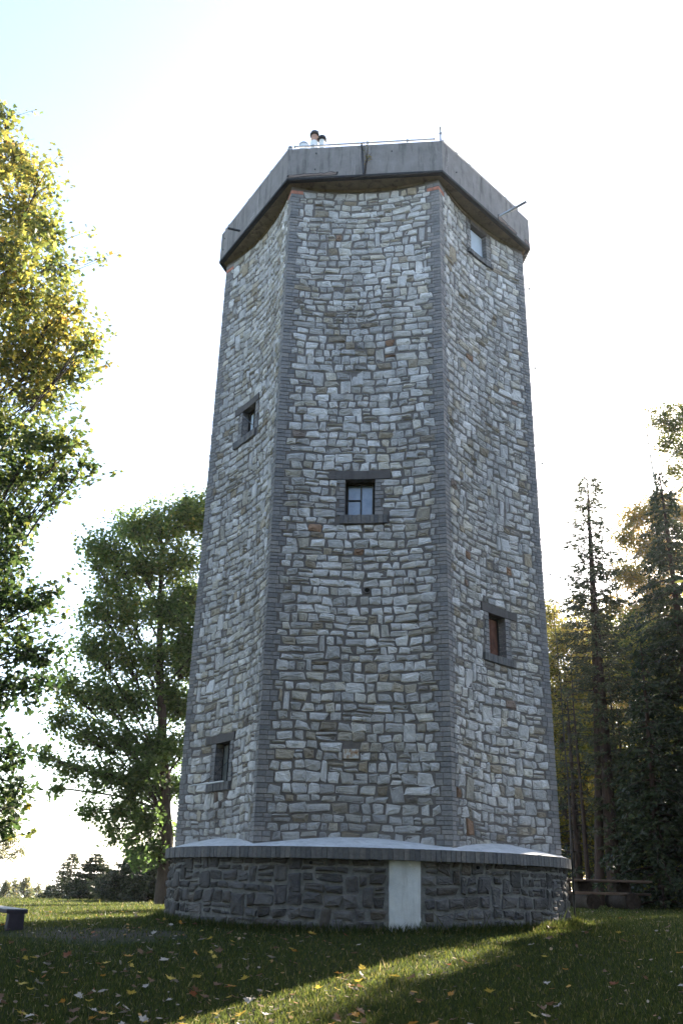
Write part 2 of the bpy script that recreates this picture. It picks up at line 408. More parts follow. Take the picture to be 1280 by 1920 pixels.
def stones_to(mb, quads, warp, place, rg, joint=.0095, depth=(.010, .026), pale=0.0, special=()):
    N = len(quads); u0, u1, v0, v1 = quads.T
    j = rg.uniform(.75, 1.5, (N, 4)) * joint
    cu = np.stack([u0 + j[:, 0], u1 - j[:, 1], u1 - j[:, 1], u0 + j[:, 0]], 1); cv = np.stack([v0 + j[:, 2], v0 + j[:, 2], v1 - j[:, 3], v1 - j[:, 3]], 1)
    hw = (u1 - u0) / 2; hh = (v1 - v0) / 2
    cu += rg.normal(0, 1, (N, 4)) * np.minimum(.018, hw * .16)[:, None]; cv += rg.normal(0, 1, (N, 4)) * np.minimum(.015, hh * .18)[:, None]
    Mn = 16; t = (np.arange(Mn) + .5) / Mn * 2 * PI
    ex = rg.uniform(.10, .36, N)[:, None]
    bx = np.sign(np.cos(t)) * np.abs(np.cos(t)) ** ex; by = np.sign(np.sin(t)) * np.abs(np.sin(t)) ** ex
    nz = 1 + rg.normal(0, .045, (N, Mn)); bx = bx * nz; by = by * nz
    def bil(X, Y):
        s = (X + 1) / 2; r = (Y + 1) / 2
        w4 = np.stack([(1 - s) * (1 - r), s * (1 - r), s * r, (1 - s) * r], -1)
        return (w4 * cu[:, None]).sum(-1), (w4 * cv[:, None]).sum(-1)
    dp = rg.uniform(*depth, N)[:, None]
    insets = [(0, -.012), (.004, .45), (.020, .80), (.045, 1.0)]
    U = []; V = []; Wd = []
    tilt_u = rg.normal(0, .07, N)[:, None]; tilt_v = rg.normal(-.01, .075, N)[:, None]
    for q, (ins, d) in enumerate(insets):
        sx = 1 - np.minimum(ins / np.maximum(hw, .02), .62)[:, None]; sy = 1 - np.minimum(ins / np.maximum(hh, .02), .62)[:, None]
        a, b = bil(bx * sx, by * sy); U.append(a); V.append(b)
        if d < 0: Wd.append(np.full((N, Mn), d))
        else: Wd.append(dp * d + (0 if q == 1 else 1) * (rg.normal(0, .0045, (N, Mn)) + tilt_u * bx * sx * hw[:, None] + tilt_v * by * sy * hh[:, None]))
    c0, c1 = bil(rg.normal(0, .25, (N, 1)), rg.normal(0, .25, (N, 1)))
    U.append(c0); V.append(c1); Wd.append(dp + rg.normal(.004, .006, (N, 1)))
    U = np.concatenate(U, 1); V = np.concatenate(V, 1); Wd = np.concatenate(Wd, 1)
    U, V = warp(U, V)
    P = place(U, V, Wd); K = U.shape[1]
    base = (np.arange(N) * K)[:, None, None]
    i = np.arange(Mn); k = (i + 1) % Mn
    ring = np.concatenate([np.stack([r * Mn + i, r * Mn + k, (r + 1) * Mn + k, (r + 1) * Mn + i], -1) for r in range(3)])
    fan = np.stack([3 * Mn + i, 3 * Mn + k, np.full(Mn, 4 * Mn)], -1)
    tint = np.stack([np.clip(rg.beta(1.15, 1.6, N) * 1.02 - pale, 0, 1), rg.random(N), rg.random(N)], -1)
    for (su, sv, tr, tg) in special:
        m = np.argmin((quads[:, :2].mean(1) - su) ** 2 + (quads[:, 2:].mean(1) - sv) ** 2); tint[m, :2] = tr, tg
    mb.add(P.reshape(-1, 3), (base + ring[None]).reshape(-1, 4), np.repeat(tint, len(ring), 0), 0)
    mb.f.append(((base + fan[None]).reshape(-1, 3) + mb.n - N * K, np.repeat(tint, len(fan), 0), 0, False))

def brick_on(mb, place, u0, u1, v0, v1, rg, w0=-.01, w1=.012, cham=.004, ext0=0, ext1=0, tint=None, mat=0):
    """a bevelled brick face in wall coordinates"""
    a = [(u0, v0), (u1, v0), (u1, v1), (u0, v1)]
    def ring(d, w):
        e0 = ext0 * w; e1 = ext1 * w
        return place(np.array([u0 + (d if not ext0 else 0) - e0, u1 - (d if not ext1 else 0) + e1, u1 - (d if not ext1 else 0) + e1, u0 + (d if not ext0 else 0) - e0]), np.array([v0 + d, v0 + d, v1 - d, v1 - d]), np.full(4, w))
    w1 = w1 + rg.normal(0, .0025)
    P = np.concatenate([ring(0, w0), ring(0, w1 - cham), ring(cham, w1)])
    Fc = [[r * 4 + i, r * 4 + (i + 1) % 4, r * 4 + 4 + (i + 1) % 4, r * 4 + 4 + i] for r in range(2) for i in range(4)] + [[8, 9, 10, 11]]
    if tint is None: tint = (rg.beta(2, 2) * .92, rg.random(), 0)
    mb.add(P, Fc, tint, mat)

tower = empty('stone_tower', (TC[0], TC[1], -1.1))
tag(tower, 'tall seven-sided tower of pale rubble stone with concrete parapet on a round stone base', 'tower')
TANH = math.tan(HA)
for k in (0, -1, 1, 2, 3, 4, 5):
    rg = np.random.default_rng(100 + k); mb = MB(); ops = OPEN.get(k, [])
    excl = []
    for d in ops:
        o, l, s = d['o'], d['l'], d['s']
        excl += [(l[0] - .008, l[1] + .008, o[3] - .005, l[2]), (o[0] - .15, o[1] + .15, s[2], o[3]), (s[0] - .008, s[1] + .008, s[2], o[2])]
    if k == 0: excl += [(-.183, .067, 1.235, 1.385), (.09, .215, 3.875, 4.0)]
    lim = lambda i: (-halfw(ROWS[i]) + TOOTH[i] + .012, halfw(ROWS[i]) - TOOTH[i] - .012)
    quads = lay_stones(ROWS, lim, excl, .195, rg)
    def warp(U, V, k=k, ops=ops):
        f = np.ones_like(U)
        for d in ops:
            o, l, s = d['o'], d['l'], d['s']
            du = np.maximum(np.maximum(l[0] - U, U - l[1]), 0); dv = np.maximum(np.maximum(s[2] - V, V - l[2]), 0)
            f = f * np.clip(np.hypot(du, dv) / .4, 0, 1)
        f = f * np.clip((halfw(V) - np.abs(U) - .15) / .35, 0, 1) * np.clip((ZT - V) / .4, 0, 1)
        return U + .018 * f * vnoise(U * 3 + k * 7, V * 3, 5 + k), V + .045 * f * vnoise(U * 1.8 + k * 5, V * .9, 2 + k) + .014 * f * vnoise(U * 6 + k, V * 4, 8)
    pl = lambda U, V, W, k=k: surf(k, U, V, W)
    sp = [(-.28, 1.15, .90, .3), (.95, .62, .96, .05), (-.05, 8.6, .88, .5), (.1, 8.55, .93, .5), (.45, 8.4, 1, .3)] if k == 0 else [(-.3, .72, .99, 0), (-.15, .6, .985, 0), (-.25, .45, .985, .05), (-.05, .72, .985, 0), (-.3, .3, .98, .1)] if k == -1 else []
    stones_to(mb, quads, warp, pl, rg, special=sp)
    # mortar backing with the openings left out, reveals of the openings
    us = sorted(set([-1.0, 1.0] + [x for x in np.linspace(-.95, .95, 15)])); us = [('r', x) for x in us]
    ue = sorted({x for d in ops for x in d['o'][:2]}); ve = sorted({x for d in ops for x in d['o'][2:]})
    ug = sorted(list(np.linspace(-1.15, 1.15, 19)) + ue); vg = sorted(list(np.linspace(-.3, ZT, 16)) + ve)
    ug = [None] + ug + [None]
    for vi in range(len(vg) - 1):
        for ui in range(len(ug) - 1):
            a, b = vg[vi], vg[vi + 1]
            um = ((-halfw(a) if ug[ui] is None else ug[ui]) + (halfw(a) if ug[ui + 1] is None else ug[ui + 1])) / 2; vm = (a + b) / 2
            if any(d['o'][0] < um < d['o'][1] and d['o'][2] < vm < d['o'][3] for d in ops): continue
            uu = [(-halfw(v) if ug[ui] is None else ug[ui]) for v in (a, b)]; u2 = [(halfw(v) if ug[ui + 1] is None else ug[ui + 1]) for v in (a, b)]
            mb.add(surf(k, np.array([uu[0], u2[0], u2[1], uu[1]]), np.array([a, a, b, b]), -.002), [[0, 1, 2, 3]], None, 1)
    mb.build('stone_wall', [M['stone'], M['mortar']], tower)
    # brick quoins on this side of both corners belong to the corner pieces below
    for d in ops:
        o, l, s = d['o'], d['l'], d['s']; jbs = {-1: MB(), 1: MB()}
        nb = round((o[3] - o[2]) / .075); hb = (o[3] - o[2]) / nb
        for i in range(nb):
            wd = (.145, .095)[(i // 2) % 2]
            for sg, ed in ((-1, o[0]), (1, o[1])):
                jb = jbs[sg]; u0, u1 = (ed - wd, ed) if sg < 0 else (ed, ed + wd)
                brick_on(jb, pl, u0, u1, o[2] + i * hb + .004, o[2] + (i + 1) * hb - .004, rg, w1=.016)
                rv = [surf(k, ed, o[2] + i * hb + .004, x) for x in (.012, -.28)] + [surf(k, ed, o[2] + (i + 1) * hb - .004, x) for x in (-.28, .012)]
                jb.add(np.array(rv), [[0, 1, 2, 3] if sg < 0 else [3, 2, 1, 0]], (rg.beta(2, 2) * .9, rg.random(), 0))
        for jb in jbs.values(): jb.build('brick_jamb', M['brick'], tower)
        lb = MB(); n = 9; uu = np.linspace(l[0], l[1], n)
        def bar(mbx, uu, v0, v1, w0, w1, mat=0, tint=None):
            n = len(uu)
            P = np.concatenate([surf(k, uu, np.full(n, v), ww) for v, ww in ((v0, w0), (v0, w1), (v1, w1), (v1, w0))])
            Fc = [[r * n + i, r * n + i + 1, ((r + 1) % 4) * n + i + 1, ((r + 1) % 4) * n + i] for r in range(4) for i in range(n - 1)]
            mbx.add(P, Fc, tint, mat); e = np.arange(4) * n
            mbx.f.append((np.array([e[::-1]]) + mbx.n - len(P), np.full((1, 3), .5), mat, False)); mbx.f.append((np.array([e + n - 1]) + mbx.n - len(P), np.full((1, 3), .5), mat, False))
        bar(lb, uu, o[3], l[2] - .006, -.28, .024); lb.build('lintel', M['lintel'], tower)
        sb = MB(); nb = max(6, round((s[1] - s[0]) / .075)); e = np.linspace(s[0], s[1], nb + 1)
        for i in range(nb): bar(sb, np.array([e[i] + .003, e[i + 1] - .003]), s[2] + .006, o[2] + rg.normal(0, .002), -.05, .05 + rg.normal(0, .003), 0, (rg.beta(2, 2) * .9, rg.random(), 0))
        bar(sb, np.linspace(o[0], o[1], 5), s[2] + .03, o[2] + .004, -.28, -.052)
        sb.build('window_sill', M['coping'], tower)
        d['k'] = k

# corner quoins: dark brick, two courses to a stone row, toothed
for c in range(7):
    kL, kR = c, (c + 1) % 7
    rg = np.random.default_rng(300 + c); qb = MB()
    for i in range(len(ROWS) - 1):
        for h in range(2):
            v0 = ROWS[i] + (ROWS[i + 1] - ROWS[i]) * h / 2; v1 = v0 + (ROWS[i + 1] - ROWS[i]) / 2
            if v0 > ZT - .1: continue
            red = v0 > ZT - .30 and rg.random() < .6
            for side, k in ((1, kL), (-1, kR)):
                kk = k if k < 2 else k; H = halfw(v0); wd = TOOTH[i]
                lens = [wd] if wd < .2 else ([.12, wd - .12] if h == 0 else [wd - .12, .12])
                x = 0
                for L in lens:
                    a, b = (H - x - L, H - x) if side > 0 else (-H + x, -H + x + L)
                    first = x == 0
                    brick_on(qb, lambda U, V, W, k=k: surf(k, U, V, W), a + (0 if (side < 0 and first) else .004), b - (0 if (side > 0 and first) else .004), v0 + .0045, v1 - .0045, rg,
                             ext0=TANH if (side < 0 and first) else 0, ext1=TANH if (side > 0 and first) else 0,
                             tint=(.97 + .03 * rg.random(), rg.random(), 0) if red else None)
                    x += L
    qb.build('brick_quoin', M['brick'], tower)

# top of the wall: plain band, soffit, parapet
def hept(R, z, n=7):
    a = YAW + (np.arange(7) - .5) * 2 * PI / 7 + 0
    return np.stack([TC[0] + R * np.sin(a), TC[1] - R * np.cos(a), np.full(7, z)], -1)
def loft(mb, rings, mat=0, close=False):
    P = np.concatenate(rings); n = 7; m = len(rings)
    Fc = [[r * n + i, r * n + (i + 1) % n, (r + 1) % m * n + (i + 1) % n, (r + 1) % m * n + i] for r in range(m if close else m - 1) for i in range(n)]
    mb.add(P, Fc, None, mat)
RP = 3.570; PB, PT = 12.44, 13.265
pb = MB(); loft(pb, [hept(RP - .004, PB + .045), hept(RP, PB + .06), hept(RP + .006, PT - .012), hept(RP - .006, PT), hept(RP - .22, PT), hept(RP - .22, PB + .12), hept(.05, PB + .12)])
pb.build('parapet', M['concrete'], tower)
db = MB(); loft(db, [hept(RP - .12, PB + .005), hept(RP - .004, PB - .012), hept(RP + .010, PB), hept(RP + .010, PB + .044), hept(RP - .01, PB + .048)])
db.build('drip_edge', M['drip'], tower)
sf = MB(); loft(sf, [hept(RP - .10, PB - .002), hept(3.10, ZT - .005), hept(2.3, ZT - .004)])
sf.build('soffit', M['soffit'], tower)
# plain rough-cast band under the soffit, deepest at mid-face where the wall curves in
for k in (0, -1, 1):
    b = MB(); rg = np.random.default_rng(40 + k); uu = np.linspace(-1.2, 1.2, 41)
    lo = ZT - .03 - .03 * np.clip(1 - (uu / 1.2) ** 2, 0, 1) - .02 * np.abs(vnoise(uu * 3, uu * 0 + k, 3))
    P = np.concatenate([surf(k, uu, lo, .016), surf(k, uu, np.full(41, ZT), .022)])
    b.add(P, [[i, i + 1, 42 + i, 41 + i] for i in range(40)]); P2 = np.concatenate([surf(k, uu, lo, -.01), surf(k, uu, lo, .016)])
    b.add(P2, [[i, i + 1, 42 + i, 41 + i] for i in range(40)])
    b.build('plaster_band', M['soffit'], tower)

def pface(k, u, z, w=0.0):
    """point on the flat outer face k of the parapet"""
    a = YAW + k * 2 * PI / 7; ap = RP * math.cos(HA) + w
    return np.array([TC[0] + math.sin(a) * ap + math.cos(a) * u, TC[1] - math.cos(a) * ap + math.sin(a) * u, z])
def face_rot(k):
    a = YAW + k * 2 * PI / 7
    return np.array([[math.cos(a), math.sin(a), 0], [math.sin(a), -math.cos(a), 0], [0, 0, 1]]).T @ np.eye(3)
# spalled strips where the plaster has broken away over brick
def spall(k, pts, seed):
    rg = np.random.default_rng(seed); b = MB(); pts = np.array(pts, float); d = []
    for p, q in zip(pts, np.roll(pts, -1, 0)):
        for t in np.linspace(0, 1, 7, endpoint=False): d.append(p + (q - p) * t + rg.normal(0, .010, 2))
    d = np.array(d); c = d.mean(0); n = len(d)
    lip = np.array([pface(k, *(c + (x - c) * 1.0), .013) for x in d]); inn = np.array([pface(k, *(c + (x - c) * .965 + (0, -.006)), .0085) for x in d])
    out = np.array([pface(k, *(c + (x - c) * 1.02), .0065) for x in d])
    Fc = [[i, (i + 1) % n, n + (i + 1) % n, n + i] for i in range(n)]
    b.add(np.concatenate([out, lip]), Fc, None, 1); b.add(np.concatenate([lip, inn]), Fc, None, 1); b.add(inn, [list(range(n))], None, 0)
    return b.build('spalled_patch', [M['spall'], M['drip']], tower)
def spall_mat():
    t = NT('exposed_brickwork'); p = t.pos((1, 1, 14)); n = t.noise(3.0, 4, .7, p)
    return t.fin(t.ramp(n, [(.3, (.16, .12, .10)), (.5, (.30, .22, .19)), (.7, (.36, .33, .31))]), .95, t.bump(t.noise(20, 4, .7), .8, .03))
M['spall'] = spall_mat()
HW = RP * math.sin(HA)
spall(0, [(-HW + .01, PB + .07), (-.55, PB + .07), (-.53, PB + .15), (-1.0, PB + .14), (-HW + .02, PB + .13)], 1)
spall(1, [(.32, PB + .06), (1.0, PB + .06), (1.02, PB + .13), (.7, PB + .12), (.34, PB + .19)], 2)
spall(1, [(HW - .2, PB + .06), (HW - .01, PB + .06), (HW - .01, PB + .12), (HW - .1, PB + .15), (HW - .19, PB + .17)], 3)
# slit drain hole and black downrod on the front face
b = MB(); P = [pface(0, u, z, .004) for u, z in ((.02, 13.165), (.33, 13.165), (.33, 13.205), (.02, 13.195))]; b.add(P, [[0, 1, 2, 3]]); b.build('drain_slit', M['black'], tower)
b = MB(); b.tube([pface(0, -.06, PT + .01, .03), pface(0, -.01, PB + .03, .05)], .018, 8); b.build('downpipe_rod', M['dark_steel'], tower)
# spout stubs
b = MB(); b.tube([pface(-1, -.55, PB + .22, -.02), pface(-1, -.62, PB + .21, .26)], .026, 10); b.build('drain_spout', M['dark_steel'], tower)
b = MB(); b.tube([pface(1, .40, PB + .17, -.02), pface(1, .52, PB + .28, .60)], .03, 10); b.build('drain_spout', M['steel'], tower)
# small rust spots and fixings
for k, u, z in ((0, -.98, 13.1), (0, -.99, 12.68), (0, .55, 13.05), (-1, -1.35, 13.0), (-1, -1.38, 12.7), (1, -1.1, 12.75)):
    b = MB(); b.tube([pface(k, u, z, -.01), pface(k, u, z, .02)], .014, 6)
    b.build('fixing_stub', M['dark_steel'], tower)

# lightning rails round the parapet top
for k, u0, u1, cl in ((0, -1.44, 1.40, (-1.05, .05, .86)), (-1, -1.45, 1.45, (-1.3, -.3, .7)), (1, -1.45, 1.2, (-1.0, -.55, .75, 1.1))):
    b = MB(); zr = PT + .105
    b.tube([pface(k, u0, zr, -.05), pface(k, u1, zr, -.05)], .018, 8)
    for e in (u0, u1): b.tube([pface(k, e - .015, zr, -.05), pface(k, e + .015, zr, -.05)], .03, 8)
    r = b.build('lightning_rail', M['steel'], tower)
    for c in cl:
        b = MB(); b.tube([pface(k, c, PT - .005, -.05), pface(k, c, zr + .03, -.05)], .012, 6); b.tube([pface(k, c - .02, zr, -.05), pface(k, c + .02, zr, -.05)], .032, 8)
        b.build('rail_clamp', M['steel'], r)
cp = pface(0, HW - .02, PT, -.06)
b = MB(); b.tube([cp + (0, 0, -.01), cp + (0, 0, .42)], .02, 8); b.tube([cp + (0, 0, .24), cp + (0, 0, .27)], .035, 8); b.tube([cp + (0, 0, .42), cp + (-.015, 0, .85), cp + (-.05, 0, 1.25)], .005, 5)
b.build('air_terminal_rod', M['steel'], tower)
cp2 = pface(0, -HW + .02, PT, -.05)
b = MB(); b.tube([cp2 + (0, 0, -.01), cp2 + (0, 0, .07)], .03, 8); b.tube([cp2 + (0, 0, .07), cp2 + (0, 0, .10)], .045, 8); b.build('rail_clamp', M['steel'], tower)
# flue pipes on the roof, 1.5 m behind the front parapet
def flue(px, py_top, r, cap, Y=14.6):
    p = at(px, py_top, Y); z0 = PB + .12; ft = MB(); zt = p[2]
    zs = zt - .30 if cap == 'tall' else zt - .10
    ft.lathe([(r * 1.12, z0), (r * 1.12, zs), (r, zs + .01), (r, zs + .012)], (p[0], p[1], 0), 20)
    o = ft.build('flue_pipe', M['flue_white'], tower)
    if cap == 'tall':
        c = MB(); c.lathe([(r * .98, zs + .01), (r * .98, zt - .08)], (p[0], p[1], 0), 20); c.build('clay_collar', M['flue_pink'], o)
    if cap == 'stub':
        c = MB(); c.lathe([(r * 1.2, zs), (r * 1.2, zs + .03), (r * .7, zt - .04), (.001, zt)], (p[0], p[1], 0), 20); c.build('flue_cap', M['steel'], o)
    else:
        c = MB(); a = .15 if cap == 'tall' else .0
        k = 1.35 if cap == 'tall' else 1.75
        c.lathe([(r * .9, zt - .12), (r * k, zt - .115), (r * k * 1.03, zt - .07), (r * k * .8, zt - .012), (r * .4, zt), (.001, zt)], (p[0], p[1], 0), 20)
        c.box((p[0] + (r * .8 if cap == 'tall' else -r * .3), p[1], zt + .005), (.05, .05, .05), bev=.01); c.build('flue_cowl', M['cowl'], o)
    if cap == 'dome':
        for s in (-1, 1):
            pass
flue(590, 248, .075, 'tall'); flue(604, 256.5, .055, 'dome'); flue(570, 267, .085, 'stub', 14.2)
p = at(603.5, 258, 14.62); q = at(604, 232, 14.62)
b = MB(); b.tube([(p[0], p[1] + .05, PB + .1), (q[0], p[1] + .05, q[2])], .006, 5); b.build('aerial_rod', M['steel'], tower)

# windows
def window(k, o, depth, kind):
    a = YAW + k * 2 * PI / 7; u0, u1, v0, v1 = o; um = (u0 + u1) / 2
    base = surf(k, um, v0, -depth); tt = np.array([math.cos(a), math.sin(a), 0]); nn = np.array([math.sin(a), -math.cos(a), 0]); zz = np.array([0, 0, 1.0])
    Rm = np.stack([tt, nn, zz], 1)
    def bx(mb, ua, ub, va, vb, da, db, mat=0, bev=.004):
        c = base + tt * ((ua + ub) / 2) + zz * ((va + vb) / 2) + nn * ((da + db) / 2)
        mb.box(c, (ub - ua, abs(db - da), vb - va), Rm, None, mat, bev)
    W, H = u1 - u0, v1 - v0; h = W / 2
    f = MB(); e = .045
    for ua, ub, va, vb in ((-h, -h + e, 0, H), (h - e, h, 0, H), (-h + e, h - e, 0, e), (-h + e, h - e, H - e, H)): bx(f, ua, ub, va, vb, -.02, .04)
    if kind == 'panes':
        bx(f, -.004 + .0, .020, e, H - e, -.012, .03); bx(f, -h + e, -.004, H * .50, H * .50 + .022, -.012, .028)
        fr = f.build('window_frame', M['dark_frame'], tower)
        i = MB(); bx(i, -h + e, -.004, H * .50 + .022, H - e, 0, .004, 0, 0); bx(i, -h + e, -.004, e, H * .5, 0, .004, 0, 0); bx(i, .02, h - e, e, H - e, .001, .005, 0, 0)
        i.build('window_pane', M['glass'], fr)
        i = MB(); bx(i, .005, .012, e, H - e, .03, .036, 0, .001); bx(i, h - e - .012, h - e, e, H - e, .03, .036, 0, .001); i.build('pale_bead', M['frame'], fr)
    elif kind == 'curtain':
        bx(f, -.03, .03, e, H - e, -.01, .05)
        fr = f.build('window_frame', M['dark_frame'], tower)
        i = MB(); bx(i, -h + e, -.03, e, H - e, 0, .006, 0, 0); bx(i, .03, h - e, e, H - e, 0, .006, 0, 0); i.build('window_pane', M['curtain'], fr)
        i = MB(); p0 = base + nn * .05 + zz * H * .38; i.tube([p0, p0 + nn * .30 + tt * .16 + zz * .03], .009, 6); i.build('sash_stay', M['steel'], fr)
    elif kind == 'board':
        fr = f.build('window_frame', M['dark_frame'], tower)
        i = MB(); bx(i, -h + e * .6, -.003, e * .6, H - e * .6, .0, .03); bx(i, .003, h - e * .6, e * .6, H - e * .6, .002, .028); i.build('window_board', M['board_brown'], fr)
    elif kind == 'white':
        fr = f.build('window_frame', M['dark_frame'], tower)
        i = MB(); bx(i, -h + .01, h - .01, .01, H - .03, .02, .05); i.build('window_board', M['board_white'], fr)
    elif kind == 'shutter':
        fr = f.build('window_frame', M['dark_frame'], tower)
        i = MB(); bx(i, -h + .02, -.03, .02, H - .03, .0, .04); bx(i, .0, h - .02, .02, H * .82, .0, .04); i.build('window_board', M['board_grey'], fr)
        i = MB(); bx(i, -.03, .0, .02, H - .02, .02, .055); i.build('window_bar', M['cowl'], fr)
        i = MB(); p0 = base + nn * (depth + .075) + tt * (h - .02) + zz * .0
        i.tube([p0, p0 - tt * .95 + nn * .16 - zz * .02], .013, 6); i.build('loose_metal_rod', M['flue_white'], fr)
        i = MB(); i.tube([base + nn * .06 + zz * .35, base + nn * .2 - tt * .35 + zz * .1, base + nn * (depth + .08) - tt * .62 + zz * .03], .006, 5); i.build('hanging_wire', M['dark_steel'], fr)
window(0, OPEN[0][0]['o'], .17, 'panes'); window(-1, OPEN[-1][0]['o'], .15, 'curtain'); window(-1, OPEN[-1][1]['o'], .15, 'shutter')
window(1, OPEN[1][0]['o'], .12, 'white'); window(1, OPEN[1][1]['o'], .15, 'board')
# vent hole with a pipe rim, rusty plaque
a = YAW; nn = np.array([math.sin(a), -math.cos(a), 0]); c = surf(0, .152, 3.938, 0)
b = MB(); t = np.linspace(0, 2 * PI, 20, endpoint=False); tt = np.array([math.cos(a), math.sin(a), 0])
rr = [c + tt * r * np.cos(x) + np.array([0, 0, 1]) * r * np.sin(x) + nn * d for r, d in ((.062, -.01), (.062, .022), (.042, .024), (.042, -.09)) for x in t]
b.add(rr, [[q * 20 + i, q * 20 + (i + 1) % 20, q * 20 + 20 + (i + 1) % 20, q * 20 + 20 + i] for q in range(3) for i in range(20)], None, 0, True)
vp = b.build('vent_pipe', M['lintel'], tower)
b = MB(); b.add([c + tt * .044 * np.cos(x) + np.array([0, 0, 1]) * .044 * np.sin(x) + nn * .006 for x in t], [list(range(20))]); b.build('vent_opening', M['black'], vp)
b = MB(); b.box(surf(0, -.058, 1.31, .02), (.24, .03, .145), np.stack([tt, nn, [0, 0, 1]], 1), bev=.006); b.build('wall_plaque', M['plaque'], tower)

# round base: ledge, brick coping, wall with the whitewashed hatch
RD, RC_, ZC0, ZC1 = 3.425, 3.495, -.205, -.056
b = MB(); NA = 7 * 24; ang = np.arange(NA) / NA * 2 * PI
inner = []; outer = []; mid = []
for i in range(NA):
    k = i // 24; f = (i % 24) / 24 * 2 - 1; H = halfw(0)
    p = surf(k, f * H, 0, -.03); bulge = 1 - f * f
    p[2] = .005 + .115 * bulge ** 1.5; inner.append(p)
    d = p[:2] - TC; d /= np.linalg.norm(d); o = TC + d * (RC_ - .012); outer.append([*o, ZC1 + .004])
    m = (p[:2] + o) / 2; mid.append([*m, (p[2] + ZC1) / 2 + .012 * bulge + .004 * math.sin(i * 1.7)])
n = NA
b.add(np.concatenate([outer, mid, inner]), [[r * n + i, r * n + (i + 1) % n, (r + 1) * n + (i + 1) % n, (r + 1) * n + i] for r in range(2) for i in range(n)], None, 0, True)
b.build('ledge_screed', M['ledge'], tower)
def cyl(R):
    def f(U, V, W):
        U = np.asarray(U, float); an = U / RD + YAW
        return np.stack(np.broadcast_arrays(TC[0] + (R + W) * np.sin(an), TC[1] - (R + W) * np.cos(an), V), -1)
    return f
b = MB(); rg = np.random.default_rng(55); nb = 284; L = 2 * PI * RD / nb
for i in range(nb):
    t_ = (rg.beta(2, 2) * .9, rg.random(), 0); u0 = i * L + .004; u1 = (i + 1) * L - .004
    w1 = .07 + rg.normal(0, .003); P = np.concatenate([cyl(RD)(np.array([u0, u1, u1, u0]), np.array([ZC0, ZC0, ZC1, ZC1]) + rg.normal(0, .002), w) for w in (-.06, w1)])
    b.add(P, [[4, 5, 6, 7], [0, 1, 5, 4], [1, 2, 6, 5], [2, 3, 7, 6], [3, 0, 4, 7]], t_)
uu = np.linspace(0, 2 * PI * RD, 97)[:-1]
P = np.concatenate([cyl(RD)(uu, np.full(96, z), .055) for z in (ZC0 + .004, ZC1 - .003)]); b.add(P, [[i, (i + 1) % 96, 96 + (i + 1) % 96, 96 + i] for i in range(96)], None, 1)
P = np.concatenate([cyl(RD)(uu, np.full(96, ZC0 + .004), x) for x in (-.05, .055)]); b.add(P, [[i, (i + 1) % 96, 96 + (i + 1) % 96, 96 + i] for i in range(96)], None, 1)
b.build('brick_coping', [M['coping'], M['mortar']], tower)
# hatch: angle from the photograph
def uc_at(px):
    best = min(np.linspace(-1.2, 1.2, 4801), key=lambda s: abs(_projx(TC[0] + RD * math.sin(s), TC[1] - RD * math.cos(s), -.6) - px)); return (best - YAW) * RD
def _projx(x, y, z):
    z = z - CZ; d = y * math.cos(PITCH) + z * math.sin(PITCH); uq = -y * math.sin(PITCH) + z * math.cos(PITCH)
    return 640 + _c * F * x / d + _s * F * uq / d
hu0, hu1 = uc_at(723), uc_at(796)
drows = [-1.75]
rg = np.random.default_rng(77)
while drows[-1] < ZC0 - .3: drows.append(drows[-1] + rg.uniform(.115, .20))
drows += [(drows[-1] + ZC0) / 2, ZC0 + .01]
drows = np.array(drows)
b = MB(); circ = 2 * PI * RD
quads = lay_stones(drows, lambda i: (-circ / 2, circ / 2), [(hu0, hu1, -1.9, ZC0)], .225, rg, .16, .16)
def dwarp(U, V):
    f = np.clip((ZC0 - V) / .3, 0, 1) * np.clip(np.maximum(hu0 - U, U - hu1) / .3, 0, 1)
    return U + .05 * f * vnoise(U * 2.1, V * 2.4, 21), V + .055 * f * vnoise(U * 1.5, V * 1.7, 22) + .02 * f * vnoise(U * 5, V * 5, 23)
stones_to(b, quads, dwarp, cyl(RD - .030), rg, .013, (.012, .034))
uu = np.linspace(0, circ, 97)[:-1]
P = np.concatenate([cyl(RD - .035)(uu, np.full(96, z), .004) for z in (-1.9, ZC0 + .02)]); b.add(P, [[i, (i + 1) % 96, 96 + (i + 1) % 96, 96 + i] for i in range(96)], None, 1, True)
b.build('base_wall', [M['base_stone'], M['base_mortar']], tower)
b = MB(); rg = np.random.default_rng(5); n = 8; uu = np.linspace(hu0 + .012, hu1 - .012, n); vv = np.linspace(-1.35, ZC0 - .004, 13)
UU, VV = np.meshgrid(uu, vv); edge = np.minimum(np.minimum(UU - uu[0], uu[-1] - UU), .03)
Wm = np.where(edge > .001, .014, -.03) + rg.normal(0, .0015, UU.shape)
UU = UU + np.where(edge > .001, 0, rg.normal(0, .006, UU.shape))
P = cyl(RD - .03)(UU.ravel(), VV.ravel(), Wm.ravel() + .006)
b.add(P, [[r * n + i, r * n + i + 1, (r + 1) * n + i + 1, (r + 1) * n + i] for r in range(12) for i in range(n - 1)], None, 0, True)
b.build('hatch_panel', M['whitewash'], tower)
for px in (581, 897):
    b = MB()
    u = uc_at(px); P = cyl(RD)(np.array([u]), np.array([ZC0 - .06]), np.array([.0]))[0]; an = u / RD + YAW; nn = np.array([math.sin(an), -math.cos(an), 0])
    b.tube([P - nn * .03, P + nn * .012], .022, 10)
    b.build('weep_hole', M['black'], tower)

